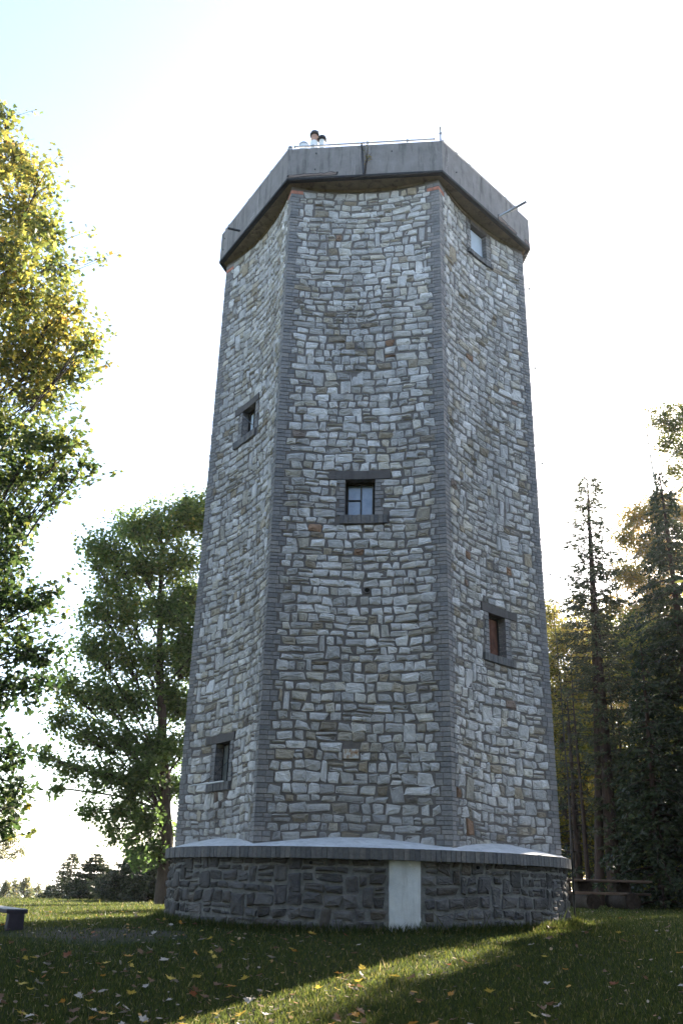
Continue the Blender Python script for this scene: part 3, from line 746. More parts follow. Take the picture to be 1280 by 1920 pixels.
# ---------------------------------------------------------------- trees
MAPLE = np.array([(0, 0), (.10, .10), (.34, -.06), (.30, .14), (.60, .30), (.40, .42), (.44, .60), (.20, .58), (0, 1.0)])
MAPLE = np.concatenate([MAPLE, MAPLE[-2:0:-1] * (-1, 1)])
OVAL = np.array([(0, 0), (.30, .30), (.26, .68), (0, 1.0), (-.26, .68), (-.30, .30)])
def frames(N, rg, updown=.5, out=None):
    """random leaf frames: axis (leaf length), side, normal"""
    ax = rg.normal(0, 1, (N, 3)); ax[:, 2] = ax[:, 2] * .6 - updown
    if out is not None: ax += out * .9
    ax /= np.linalg.norm(ax, axis=1)[:, None]
    nr = rg.normal(0, .75, (N, 3)); nr[:, 2] += 1.0
    nr -= (nr * ax).sum(1)[:, None] * ax; nr /= np.linalg.norm(nr, axis=1)[:, None] + 1e-9
    return ax, np.cross(ax, nr), nr
def add_leaves(mb, P, size, shape, rg, tint, out=None, curl=.18, updown=.5):
    N = len(P); ax, sd, nr = frames(N, rg, updown, out)
    s = size * rg.uniform(.65, 1.25, N)
    x, y = shape[:, 0], shape[:, 1]; cur = rg.normal(0, curl, N)
    V = P[:, None] + s[:, None, None] * (sd[:, None] * x[None, :, None] + ax[:, None] * y[None, :, None] + nr[:, None] * (cur[:, None] * (np.abs(x)[None] * 1.3 + (y[None] - .4) ** 2))[:, :, None])
    k = len(shape); mb.add(V.reshape(-1, 3), (np.arange(N)[:, None] * k + np.arange(k)[None]), tint, 0)
def bez(p, q, r, n=8):
    t = np.linspace(0, 1, n)[:, None]; return (1 - t) ** 2 * p + 2 * t * (1 - t) * q + t * t * r
def broadleaf(name, base, top, r0, clumps, nleaf, size, shape, mats, seed, tintf, twigs=True, trunk_mat='bark', parent_lean=0.0, limb=.4, up=.5):
    """trunk and limbs to every leaf clump; leaves sit along twigs inside the clumps"""
    rg = np.random.default_rng(seed); base = np.asarray(base, float); top = np.asarray(top, float)
    root = empty(name, base)
    tm = MB(); n = 14; t = np.linspace(0, 1, n)[:, None]
    path = base + (top - base) * t + np.concatenate([np.zeros((1, 3)), np.cumsum(rg.normal(0, .045, (n - 1, 3)) * (1, 1, 0), 0)])
    path[0, 2] -= .25; rad = r0 * (1 - .86 * t[:, 0]); rad[0] *= 1.35
    tm.tube(path, rad, 12)
    H = top[2] - base[2]; bm_ = tm; lm = MB(); cl = np.array(clumps, float)
    vol = cl[:, 3] ** 2.1; cnt = np.maximum(12, (nleaf * vol / vol.sum())).astype(int)
    for (cx, cy, cz, r), cn in zip(cl, cnt):
        c = np.array([cx, cy, cz]); hz = np.hypot(*(c[:2] - base[:2]))
        f = np.clip((cz - base[2] - hz * rg.uniform(.8, 1.35)) / H, .22, .97); a = base + (top - base) * f
        i = f * (n - 1); i0 = int(i); a = path[i0] + (path[min(i0 + 1, n - 1)] - path[i0]) * (i - i0)
        ra = max(.012, min(r0 * (1 - .86 * f) * .55, limb * .12 * (hz + r) / 3))
        m = a + (c - a) * .5 + np.array([0, 0, .10 * np.linalg.norm(c - a)])
        P = bez(a, m, c, 9) + rg.normal(0, .02 * (1 + hz * .3), (9, 3)) * np.linspace(0, 1, 9)[:, None]
        bm_.tube(P, np.linspace(ra, .012, 9), 6, None, 0, False)
        nt = max(4, int(cn / 16)); pts = []; outs = []; idx = 0
        per = max(3, cn // nt)
        for j in range(nt):
            d = rg.normal(0, 1, 3) * (1, 1, .75); d /= np.linalg.norm(d); s = c + d * r * rg.uniform(0, .5)
            e = s + (d + rg.normal(0, .35, 3)) * r * rg.uniform(.35, .75) + np.array([0, 0, -.10 * r])
            if j % 3 == 0: bm_.tube(bez(P[rg.integers(4, 9)], s, e, 5), np.linspace(.016, .004, 5), 4, None, 0, False)
            tt = rg.beta(1.6, 1.1, per)[:, None]
            pts.append(s + (e - s) * tt + rg.normal(0, .06 + .11 * r, (per, 3))); outs.append(np.repeat(d[None], per, 0))
        pts = np.concatenate(pts); outs = np.concatenate(outs)
        add_leaves(lm, pts, size, shape, rg, tintf(pts, len(pts), rg), outs, updown=up)
    tm.build('trunk', M[trunk_mat], root); lm.build('crown', mats, root)
    return root
def cl_px(lst, jit=0, seed=0):
    """clumps given as (px, py, radius px, depth): real places in the tree"""
    out = []
    for px, py, rp, Y in lst:
        p = at(px, py, Y); p0 = at(px + rp, py, Y); out.append((*p, np.linalg.norm(p0 - p)))
    return out
def hit(px, py):
    lo, hi = 4.0, 60.0
    for _ in range(50):
        m = (lo + hi) / 2; p = at(px, py, m)
        if p[2] > float(ground_z(p[0], m)): lo = m
        else: hi = m
    p = at(px, py, lo); return np.array([p[0], lo, float(ground_z(p[0], lo))])
def on_ground(x, y, dz=0.0): return np.array([x, y, float(ground_z(x, y)) + dz])

# big maple at the left edge, trunk outside the frame
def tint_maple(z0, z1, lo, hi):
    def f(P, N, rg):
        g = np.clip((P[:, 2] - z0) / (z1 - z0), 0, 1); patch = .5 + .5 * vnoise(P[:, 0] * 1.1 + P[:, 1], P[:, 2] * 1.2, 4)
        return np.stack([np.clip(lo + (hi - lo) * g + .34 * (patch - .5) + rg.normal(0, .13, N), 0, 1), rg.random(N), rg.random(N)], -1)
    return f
Lm = [(55, 950, 38, 18.4), (95, 925, 28, 18.0), (25, 990, 34, 18.4), (25, 300, 55, 19), (75, 330, 40, 18.5), (40, 400, 70, 19.5), (85, 430, 48, 18.5), (20, 480, 70, 18), (95, 500, 45, 20), (60, 560, 70, 19), (125, 570, 45, 18.3),
      (30, 640, 75, 19), (110, 640, 60, 19), (165, 640, 38, 18.2), (60, 700, 60, 20), (140, 690, 45, 19.6), (90, 740, 50, 20.5), (20, 800, 70, 18.5), (80, 830, 55, 18), (130, 840, 40, 17.8),
      (60, 880, 50, 18.4), (120, 890, 32, 17.8), (10, 900, 50, 19), (165, 875, 20, 17.6), (5, 960, 40, 18.6), (25, 1040, 48, 18.2), (10, 1120, 60, 17.8), (55, 1130, 42, 17.5), (95, 1120, 28, 17.2), (40, 1210, 60, 17.8), (95, 1225, 36, 18),
      (10, 1290, 55, 17.6), (70, 1290, 38, 17.4), (15, 1420, 45, 17.4), (30, 1490, 38, 17.2), (5, 1540, 32, 17.2), (-40, 1350, 60, 17.6), (-60, 1480, 60, 17.4),
      (-70, 300, 110, 19.5), (-80, 500, 120, 19), (-80, 720, 130, 19), (-90, 900, 120, 19), (-90, 1100, 130, 18), (-210, 400, 150, 20), (-230, 700, 170, 20), (-220, 1000, 160, 19.5), (-210, 1250, 130, 18.5), (-120, 180, 90, 20), (5, 215, 30, 19.4),
      (-330, 550, 150, 20), (-340, 850, 160, 20), (-330, 1150, 150, 19)]
Ls = [(70, 205, 8, 19.2), (120, 300, 8, 18.5), (125, 375, 9, 18.4), (180, 430, 12, 18.2), (175, 480, 14, 18.2), (205, 485, 9, 18.1), (228, 472, 5, 18), (155, 525, 12, 18.3), (200, 600, 12, 18.1), (210, 630, 16, 18), (215, 680, 8, 18), (160, 760, 14, 19.5), (185, 870, 10, 17.6), (230, 880, 6, 17.5), (195, 895, 8, 17.5), (160, 790, 7, 18), (130, 1085, 12, 17.2), (60, 1010, 12, 18), (125, 1150, 14, 17.2), (60, 1560, 6, 17.2), (60, 1500, 8, 17.2), (150, 930, 12, 17.8)]
mp = broadleaf('maple_tree', on_ground(-9.6, 19.6), (-9.0, 19.6, 17.0), .34, cl_px(Lm) , 74000, .125, MAPLE, M['maple_leaf'], 11, tint_maple(5.0, 11.5, .16, .60), limb=.22)  # low leaves take the shade-darkened greens, high ones the autumn gold
sm = MB(); rg = np.random.default_rng(12); tb = MB()
for (x, y, z, r), (px, py, rp, Y) in zip(cl_px(Ls), Ls):
    n = int(5 + rp * 1.1); c = np.array([x, y, z]); q = at(px - 70, py + 25, Y + .2); tt = rg.beta(2.2, 1, n)[:, None]
    P = c + (q - c) * (1 - tt) * .8 + rg.normal(0, r * .55, (n, 3)); add_leaves(sm, P, .12, MAPLE, rg, np.stack([np.clip(rg.normal(.42 if py > 700 else .62, .2, n), 0, 1), rg.random(n), rg.random(n)], -1))
    tb = MB(); tb.tube(bez(q, (q + c) / 2 + (0, 0, .06), c, 6), np.linspace(.012, .004, 6), 4, None, 0, False); tb.build('outer_twig', M['bark'], mp)
sm.build('outer_leaves', M['maple_leaf'], mp)
tag(mp, 'big maple with golden upper and shade-darkened green lower leaves at the left edge', 'tree')

# second maple, behind the tower on the left, with two trunks close together
L2 = [(285, 1540, 30, 27.4), (240, 1500, 30, 26.8), (300, 1600, 22, 27.8), (262, 1610, 20, 27), (215, 1560, 22, 26.6), (300, 1400, 40, 27.6), (270, 1440, 40, 27), (318, 1560, 20, 28.8), (325, 1150, 40, 28), (350, 1250, 40, 29), (340, 1320, 36, 28.8), (335, 1400, 34, 28.6), (322, 1480, 28, 28.4), (360, 1120, 40, 29), (352, 1190, 34, 29), (200, 1030, 50, 27), (250, 990, 45, 28), (300, 985, 50, 28), (350, 970, 50, 28.5), (390, 960, 45, 29), (215, 1095, 45, 27), (270, 1060, 55, 28), (330, 1050, 55, 28), (180, 1140, 40, 26.5), (240, 1150, 50, 27), (300, 1140, 45, 28.5), (350, 1130, 55, 29),
      (175, 1210, 45, 26.5), (230, 1225, 50, 27), (290, 1230, 50, 28), (345, 1220, 50, 29), (130, 1290, 40, 26.3), (190, 1300, 50, 26.6), (250, 1310, 50, 27.5), (310, 1300, 50, 28.5), (115, 1350, 32, 26), (165, 1370, 42, 26.4), (225, 1390, 45, 27), (285, 1390, 45, 28),
      (90, 1420, 28, 26), (140, 1440, 32, 26.2), (200, 1450, 40, 26.6), (255, 1460, 42, 27.4), (300, 1470, 36, 28.2), (170, 1520, 28, 26.2), (225, 1520, 32, 26.8), (275, 1530, 34, 27.6), (110, 1480, 18, 26), (250, 1575, 28, 27.5), (290, 1590, 26, 28),
      (440, 1000, 80, 30), (450, 1150, 90, 30), (460, 1300, 90, 30), (370, 1330, 50, 30.5), (372, 960, 40, 28.5), (180, 1060, 20, 26.6), (410, 925, 30, 29), (352, 950, 25, 28.5)]
b0 = at(311, 1672, 27.8)
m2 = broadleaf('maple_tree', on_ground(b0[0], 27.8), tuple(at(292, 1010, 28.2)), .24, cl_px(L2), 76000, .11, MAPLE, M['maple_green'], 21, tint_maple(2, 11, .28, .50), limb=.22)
tk = MB(); p0 = on_ground(b0[0] + .36, 28.6, -.2); tk.tube([p0, p0 + (-.02, 0, 3), p0 + (.05, .1, 6), p0 + (.35, .2, 9.5)], [.16, .13, .1, .03], 10); tk.build('trunk', M['bark'], m2)
tag(m2, 'green maple with two dark trunks standing just behind the left side of the tower', 'tree')

# ---- conifers
def conifer(name, base, H, r0, R, seed, mat, z_lo=.05, nwh=30, per=6, droop=.35, dens=1.0, tuft=.13, tw=.03, prof=None, lean=(0, 0), stems=1, dead=0.0, curve=0.0):
    rg = np.random.default_rng(seed); base = np.asarray(base, float); root = empty(name, base)
    top = base + np.array([lean[0], lean[1], H]); n = 10; t = np.linspace(0, 1, n)[:, None]
    path = base + (top - base) * t + np.concatenate([np.zeros((1, 3)), np.cumsum(rg.normal(0, .02, (n - 1, 3)) * (1, 1, 0), 0)])
    path[0, 2] -= .3
    tm = MB(); tm.tube(path, r0 * (1 - .93 * t[:, 0]), 10)
    if prof is None: prof = lambda f: (1 - f) ** .85
    bm_ = tm; PP = []; DD = []; LL = []
    for wz in range(nwh):
        f = z_lo + (1 - z_lo) * (wz + rg.uniform(-.3, .3)) / nwh; f = min(max(f, 0.02), .985)
        nb = per + rg.integers(-1, 2)
        for a in rg.uniform(0, 2 * PI) + np.arange(nb) / nb * 2 * PI + rg.normal(0, .25, nb):
            L = R * prof(f) * rg.uniform(.6, 1.15)
            if L < .08: continue
            i = f * (n - 1); i0 = int(i); s = path[i0] + (path[min(i0 + 1, n - 1)] - path[i0]) * (i - i0)
            d = np.array([math.cos(a), math.sin(a), 0]); m = 7; q = np.linspace(0, 1, m)[:, None]
            P = s + d * L * q + np.array([0, 0, 1.0]) * L * (.22 * q - (droop + .22) * q ** 1.6 + (.12 + curve) * q ** 4) + rg.normal(0, .015 * L, (m, 3)) * q
            bm_.tube(P, np.linspace(.012 + .012 * L, .004, m), 4, None, 0, False)
            if rg.random() < dead: continue
            nk = max(4, int(L * 13 * dens)); tt = rg.uniform(.12, 1, nk) ** .8
            c = np.stack([np.interp(tt, q[:, 0], P[:, j]) for j in range(3)], -1)
            side = np.cross(d, [0, 0, 1.0]); sg = rg.choice([-1, 1], nk)
            tl = (.10 + .30 * L * (1 - tt) * .8) * rg.uniform(.5, 1.2, nk)
            td = side[None] * sg[:, None] * .85 + d[None] * .65 + np.stack([rg.normal(0, .2, nk), rg.normal(0, .2, nk), -.30 + rg.normal(0, .22, nk)], -1)
            td /= np.linalg.norm(td, axis=1)[:, None]
            PP.append(c); DD.append(td); LL.append(tl)
    PP = np.concatenate(PP); DD = np.concatenate(DD); LL = np.concatenate(LL)
    lm = MB(); rep = np.clip((LL / (tuft * .55)).astype(int) + 1, 1, 9)
    ix = np.repeat(np.arange(len(PP)), rep); N = len(ix); u = rg.random(N)
    c = PP[ix] + DD[ix] * (LL[ix] * u)[:, None] + rg.normal(0, .012, (N, 3))
    ax = DD[ix] + rg.normal(0, .38, (N, 3)); ax[:, 2] -= .12; ax /= np.linalg.norm(ax, axis=1)[:, None]
    sd = np.cross(ax, rg.normal(0, 1, (N, 3))); sd /= np.linalg.norm(sd, axis=1)[:, None] + 1e-9
    s = tuft * rg.uniform(.6, 1.3, N)[:, None]; wv = tw * rg.uniform(.7, 1.3, N)[:, None]
    V = np.stack([c, c + ax * s * .45 + sd * wv, c + ax * s, c + ax * s * .5 - sd * wv], 1).reshape(-1, 3)
    lm.add(V, np.arange(N)[:, None] * 4 + np.arange(4)[None], np.stack([rg.beta(1.5, 2, N), rg.random(N), rg.random(N)], -1), 0)
    tm.build('trunk', M['pine_bark'], root); lm.build('crown', mat, root)
    return root
# tall thin conifer with two trunks, right of the tower
p = at(1150, 1660, 31); sx = p[0]
larch_prof = lambda f: .30 + 1.1 * np.clip(1 - abs(f - .62) / .40, 0, 1) ** .8 * (1 - f) ** .35 if f > .25 else .25 + f
tp = at(1104, 888, 31)
t1 = conifer('larch_tree', on_ground(sx, 31), tp[2] - float(ground_z(sx, 31)), .25, 1.45, 31, M['larch_needle'], .12, 46, 5, .05, 3.0, .15, .026, larch_prof, (tp[0] - sx, 0), dead=.05)
tk = MB(); q0 = on_ground(sx - .45, 31.3, -.2); q1 = at(1100, 935, 31.3); tk.tube([q0, q0 + (q1 - q0) * .3 + (.1, 0, 0), q0 + (q1 - q0) * .65 + (.1, 0, 0), q1], [.17, .14, .09, .02], 8); tk.build('trunk', M['pine_bark'], t1)
tag(t1, 'tall thin conifer with two close trunks and a sparse pointed crown right of the tower', 'tree')
# big dark spruce at the right edge
p = at(1335, 1690, 33)
t2 = conifer('spruce_tree', on_ground(p[0], 33), 16.8, .28, 4.3, 32, M['needle'], .04, 46, 8, .42, 2.0, .19, .042)
tag(t2, 'large dark spruce with drooping boughs reaching in from the right edge', 'tree')
p = at(1245, 1690, 29)
t3 = conifer('spruce_tree', on_ground(p[0], 29), 8.2, .17, 2.3, 33, M['needle'], .05, 30, 7, .40, 1.6, .18, .040)
tag(t3, 'shorter dense dark spruce low at the right edge behind the picnic table', 'tree')
p = at(1190, 1690, 35)
t4 = conifer('spruce_tree', on_ground(p[0], 35), 7.2, .16, 1.9, 34, M['needle'], .10, 28, 6, .35, 1.3, .17, .036)
tag(t4, 'mid height spruce between the two trunked conifer and the right edge', 'tree')
p = at(1090, 1690, 37)
t5 = conifer('spruce_tree', on_ground(p[0], 37), 8.5, .15, 1.8, 35, M['needle'], .16, 18, 5, .3, 1.0, .16, .034, dead=.25)
tag(t5, 'thin dark spruce close against the right side of the tower', 'tree')
# birches and woodland broadleaves on the right
def tint_u(lo, sd):
    return lambda P, N, rg: np.stack([np.clip(rg.normal(lo, sd, N) + .2 * vnoise(P[:, 0], P[:, 2], 6), 0, 1), rg.random(N), rg.random(N)], -1)
B1 = [(1170, 1070, 30, 39.4), (1210, 1140, 40, 40), (1170, 1200, 34, 39.6), (1255, 1190, 42, 40.6), (1170, 1290, 36, 39.6), (1215, 1310, 40, 40), (1265, 1290, 40, 40.6), (1150, 1130, 22, 39.4), (1190, 970, 36, 40), (1230, 950, 40, 40), (1275, 960, 45, 41), (1175, 1010, 30, 39.5), (1215, 1020, 45, 40), (1260, 1040, 45, 41), (1185, 1080, 36, 39.6), (1235, 1100, 45, 40), (1190, 1150, 36, 39.6), (1230, 1180, 40, 40), (1280, 1150, 45, 41), (1200, 1230, 35, 40), (1240, 1260, 40, 40)]
p = at(1225, 1690, 40)
t6 = broadleaf('birch_tree', on_ground(p[0], 40), (p[0] - .4, 40, 15.5), .16, cl_px(B1), 46000, .12, OVAL, M['birch_leaf'], 41, tint_u(.68, .2), trunk_mat='birch_bark')
tag(t6, 'yellow brown birch crown behind the dark spruce on the right', 'tree')
B2 = [(1240, 785, 26, 40), (1265, 800, 28, 40), (1250, 830, 24, 40), (1290, 770, 34, 40.5), (1280, 840, 30, 40), (1265, 880, 22, 40), (1300, 900, 34, 40), (1330, 800, 50, 41), (1345, 880, 50, 41), (1222, 770, 10, 40), (1255, 760, 12, 40)]
p = at(1345, 1690, 40.5)
t7 = broadleaf('birch_tree', on_ground(p[0], 40.5), (p[0] - .6, 40.5, 22.0), .2, cl_px(B2), 14000, .13, OVAL, M['birch_leaf'], 42, tint_u(.32, .18), trunk_mat='birch_bark')
tag(t7, 'tall greyish green birch whose top leans in at the upper right edge', 'tree')
def bushy(pxb, Y, H, W, seed, n_, lo, label, mat='bush_leaf', size=.115, zlo=.12, name='woodland_tree'):
    n = int(n_ * 2.6); rg = np.random.default_rng(seed); p = at(pxb, 1690, Y); b = on_ground(p[0], Y); cl = []
    m = int(12 + H * 1.6)
    for i in range(m):
        f = zlo + (1 - zlo) * (i + .5) / m; rr = W * (math.sin(PI * min(1, .12 + .88 * f)) ** .6) * rg.uniform(.3, .9); a = rg.uniform(0, 2 * PI)
        cl.append((b[0] + rr * math.cos(a), b[1] + rr * math.sin(a), b[2] + f * H, W * rg.uniform(.30, .48)))
    o = broadleaf(name, b, b + (rg.normal(0, .3), 0, H * .93), .028 * H ** .75 + .02, cl, n, size, OVAL, M[mat], seed + 500, tint_u(lo, .2))
    tag(o, label, 'tree'); return o
bushy(1062, 43, 13.8, 2.4, 51, 10000, .62, 'golden green young tree in the gap beside the tower', 'bush_leaf', .115)
bushy(1115, 45, 13.4, 2.8, 52, 11000, .72, 'yellow lit woodland tree directly behind the two trunked conifer')
bushy(1165, 44, 14.0, 2.8, 53, 11000, .52, 'olive green woodland tree between the conifer and the birch')
bushy(1225, 46, 13.0, 3.0, 54, 11000, .42, 'dark green woodland tree behind the birch trunk')
bushy(1090, 41, 12.0, 2.4, 63, 11000, .62, 'olive gold tree just in front of the thicket left of the conifer')
bushy(1250, 38, 11.5, 2.6, 64, 11000, .40, 'shaded broadleaf tree between the birch and the large spruce')
bushy(1045, 47, 9.5, 2.2, 61, 9000, .60, 'slender yellow green tree half hidden by the tower edge')
bushy(1140, 49, 9.0, 2.6, 62, 9000, .68, 'gold leaved tree farthest back between the conifer trunks')
bushy(1075, 50, 6.0, 2.4, 55, 6000, .70, 'low yellow green thicket tree seen past the end of the picnic table', zlo=.02)
bushy(1150, 52, 6.5, 2.8, 56, 6000, .66, 'low sunlit thicket tree behind the thick conifer trunk', zlo=.02)
bushy(1220, 51, 6.5, 2.8, 57, 6000, .55, 'low thicket tree at the back of the wood near the right edge', zlo=.02)
bushy(1275, 44, 9.0, 2.6, 58, 6000, .25, 'dark woodland tree hidden among the spruces at the right edge')
bushy(1205, 33.5, 1.5, 1.1, 59, 1800, .35, 'low leafy bush growing beside the far end of the picnic table', size=.07, zlo=.05, name='bush')
bushy(1265, 31, 1.3, 1.1, 60, 1800, .45, 'small bush at the wood edge by the right border', size=.07, zlo=.05, name='bush')
for i, (px, Y, H, r, lab) in enumerate(((1105, 34, 9, .10, 'bare slim trunk left of the thick conifer trunk'), (1178, 36, 10, .12, 'slim dark trunk just right of the thick conifer trunk'), (1080, 39, 9, .09, 'thin leaning trunk nearest the tower in the wood'), (1215, 39, 10, .11, 'slim trunk half hidden by spruce boughs'))):
    p = at(px, 1690, Y); o = conifer('bare_conifer', on_ground(p[0], Y), H, r, 1.1, 70 + i, M['larch_needle'], .35, 16, 4, .2, .8, .12, .024, lambda f: 1 - .6 * f, (np.random.default_rng(i).normal(0, .25), 0), dead=.5)
    tag(o, lab, 'tree')
# trees outside the frame whose shade falls across the lawn
def off(pp, tt): return (TC[0] + pp * math.cos(SUN_AZ) + tt * math.sin(SUN_AZ), TC[1] - pp * math.sin(SUN_AZ) + tt * math.cos(SUN_AZ))
proto = None
SHADE = [(7.0, 8, .74), (9.4, 8, 1.0), (11.8, 11, 1.0), (5.95, 17, 1.05), (9.4, 18, 1.1), (13.4, 15, 1.1), (5.5, 25, 1.12), (8.9, 25, 1.2), (4.95, 35, 1.0), (12.6, 24, 1.2)]
lab = ['nearest', 'second', 'third', 'fourth', 'fifth', 'sixth', 'seventh', 'eighth', 'ninth']
for i, (pp, tt, sc) in enumerate(SHADE):
    x, y = off(pp, tt); g = on_ground(x, y)
    if proto is None:
        rg = np.random.default_rng(80); cl = []
        for j in range(34):
            f = .10 + .90 * (j + .5) / 34; rr = 2.0 * (math.sin(PI * min(1, .2 + .8 * f)) ** .5) * rg.uniform(.2, .9); a = rg.uniform(0, 2 * PI)
            cl.append((g[0] + rr * math.cos(a), g[1] + rr * math.sin(a), g[2] + f * 12.5, rg.uniform(.75, 1.05)))
        proto = o = broadleaf('woodland_tree', g, g + (0, 0, 11.5), .2, cl, 30000, .26, OVAL, M['bush_leaf'], 81, tint_u(.4, .2))
    else:
        o = copy_tree(proto); o.location = g; o.rotation_euler = (0, 0, i * 1.3); o.scale = (sc, sc, sc)
    tag(o, 'tree of the wood beyond the right edge that shades the lawn', 'tree', 'trees of the wood beyond the right edge')

for i, (x, y, sc) in enumerate(((-13, -7, 1.25), (-8.5, -11, 1.45), (-3.5, -13, 1.3), (2, -14, 1.5), (7.5, -12, 1.35), (12, -8, 1.3), (15.5, -3, 1.2), (-16, -2, 1.2), (-13.5, 7.5, .85), (15.5, 8, .9))):  # unseen trees added behind and beside the view to darken the lower tower
    o = copy_tree(proto); o.location = on_ground(x, y); o.rotation_euler = (0, 0, i * 2.1 + .4); o.scale = (sc * 1.4, sc * 1.4, sc * 1.1)
    tag(o, 'unseen tree round the clearing, added to block low sky from the tower', 'tree', 'unseen trees round the clearing, added to block low sky')

# young spruces and bush on the left, small far trees
for i, (px, Y, top, R, dn, lab) in enumerate(((178, 36, 1597, .95, 1.25, 'young dark spruce with a pointed top beyond the left lawn'), (140, 38, 1590, .62, .45, 'spindly young spruce left of the dark pointed one'), (128, 40, 1612, .6, .45, 'thinnest young spruce standing out against the sky'), (262, 33, 1585, 1.25, 1.5, 'bushy dark spruce beside the double maple trunk'), (300, 32, 1600, 1.0, 1.5, 'low dark spruce tucked against the maple trunk'), (215, 36, 1628, .8, 1.3, 'squat dark spruce between the pointed one and the maple'), (100, 42, 1655, .45, .5, 'tiny open spruce at the end of the row of young spruces'))):
    p = at(px, top, Y); g = on_ground(p[0], Y); H = p[2] - g[2]
    o = conifer('young_spruce', g, H, .05, R * (1.45 if dn > .6 else 1.1), 90 + i, M['needle'], .02, max(14, int(H * 9)), 8, .12, dn * (3.6 if dn > .6 else 2.4), .12, .026, lambda f: (1 - f) ** 1.0 + .03, curve=.1)
    tag(o, lab, 'tree', 'young spruces beyond the left lawn')
for i, (px, Y, top, W, lab) in enumerate(((12, 58, 1650, 1.0, 'hazy far shrub at the left edge behind the bench'), (32, 62, 1648, .9, 'second hazy shrub from the left edge behind the bench'), (50, 60, 1642, .9, 'pointed hazy shrub above the bench end'), (75, 66, 1656, 1.1, 'pale far shrub left of the young spruces'), (-12, 60, 1640, 1.2, 'taller hazy shrub cut by the left edge'), (92, 70, 1660, 1.0, 'farthest pale shrub beside the young spruces'))):
    p = at(px, top, Y); g = on_ground(p[0], Y); rg = np.random.default_rng(120 + i); H = p[2] - g[2]; cl = []
    for j in range(12):
        f = .25 + .7 * (j + .5) / 12; rr = W * (1.1 - f) * rg.uniform(.1, .9); a = rg.uniform(0, 2 * PI); cl.append((g[0] + rr * math.cos(a), g[1] + rr * math.sin(a), g[2] + f * H, W * .34 * (1.25 - f * .7)))
    o = broadleaf('distant_shrub', g, g + (0, 0, H), .05, cl, 1500, .14, OVAL, M['far_leaf'], 130 + i, tint_u(.5, .25)); tag(o, lab, 'shrub', 'hazy shrubs beyond the left lawn')
o = bushy(-14, 42, 4.6, .9, 140, 1400, .55, 'half seen pale tree at the left edge above the bench', 'far_leaf', .11, .3)

# ---------------------------------------------------------------- things on the lawn
# picnic table on log bearers
T = on_ground(*at(1128, 1690, 27.5)[:2]); pt_ = empty('picnic_table', T)
def plank(mb, c, size, rg, mat=0): mb.box(np.asarray(c) + T, size, None, None, mat, .012)
rg = np.random.default_rng(3); b = MB()
for j in range(3): plank(b, (0, -.27 + .27 * j, .735 + rg.normal(0, .004)), (2.75, .25, .06), rg)
b.build('tabletop', M['plank'], pt_)
for yy, xo, ln in ((-.78, -.45, 1.9), (.78, .35, 2.6)):
    b = MB(); plank(b, (xo, yy, .405), (ln, .30, .075), rg); b.build('seat_plank', M['plank'], pt_)
for xx in (-.52, .58):
    b = MB(); r = .20 if xx < 0 else .225; P = T + np.array([[xx, y, r - .01] for y in (-1.0, -.5, 0, .5, 1.0)]); b.tube(P, r * (1 + rg.normal(0, .02, 5)), 18); lo_ = b.build('log_bearer', M['log'], pt_)
    b = MB(); b.box(T + (xx + .02, 0, .555), (.42, .34, .31), None, None, 0, .02); b.build('support_block', M['log'], pt_)
tag(pt_, 'rough wooden picnic table with seat planks on round log bearers at the wood edge', 'picnic table')

# dark purple bench at the left edge
B = hit(24, 1743); bo = empty('bench', B)
an = math.radians(-57); Rb = np.array([[math.cos(an), -math.sin(an), 0], [math.sin(an), math.cos(an), 0], [0, 0, 1]])
b = MB(); b.box(B + Rb @ np.array([-.62, .0, .225]), (1.45, .29, .045), Rb, None, 0, .008); b.build('seat_edge', M['purple'], bo)
b = MB(); b.box(B + Rb @ np.array([-.62, .0, .2535]), (1.44, .28, .012), Rb, None, 0, .003); b.build('seat', M['bench_top'], bo)
for xx in (.05, -1.3):
    b = MB(); V = np.array([[x, y * wq, z] for z, wq in ((-.05, .98), (.203, .88)) for x, y in ((xx - .06, -.115), (xx + .06, -.115), (xx + .06, .115), (xx - .06, .115))]) @ Rb.T + B
    b.add(V, [[0, 1, 5, 4], [1, 2, 6, 5], [2, 3, 7, 6], [3, 0, 4, 7], [4, 5, 6, 7], [3, 2, 1, 0]]); b.build('bench_support', M['purple'], bo)
tag(bo, 'low dark purple wooden bench with worn pale top at the left edge of the lawn', 'bench')

# lightning down conductor standing off the right corner of the tower
lc = empty('lightning_conductor', hit(1077, 1726)); va = YAW + 3 * HA; vd = np.array([math.sin(va), -math.cos(va), 0])
foot = hit(1077, 1726)
def edge(z): R = R0 + KT * z; return TC3 + vd * R + np.array([0, 0, z])
TC3 = np.array([TC[0], TC[1], 0.0])
zz = [12.3, 11.4, 9.4, 7.2, 4.9, 2.5, 1.2]; offs = [.10, .11, .12, .13, .15, .19, .20]
cab = [edge(z) + vd * o for z, o in zip(zz, offs)]
b = MB(); b.tube(cab + [edge(.9) + vd * .20], .004, 5, None, 0); b.build('cable', M['dark_steel'], lc)
b = MB(); t0 = edge(.9) + vd * .20; tp_ = [t0 + (foot - t0) * q for q in (0, .35, .7, 1)]; tp_[-1] = tp_[-1] - np.array([0, 0, .2]); b.tube(tp_, .017, 8); b.build('guard_pipe', M['dark_steel'], lc)
for z, o in list(zip(zz, offs))[:5] + [(.10, None)]:
    e = edge(z); q = e + vd * o if o else t0 + (foot - t0) * ((t0[2] - z) / (t0[2] - foot[2]))
    b = MB(); b.tube([e - vd * .03, q], .006, 5); b.tube([q - (0, 0, .02), q + (0, 0, .02)], .018, 6); b.build('bracket', M['dark_steel'], lc)
tag(lc, 'thin steel lightning conductor with guard pipe down the right corner of the tower', 'lightning conductor')
rk = MB(); rg = np.random.default_rng(8); g = hit(1068, 1733)
import bmesh
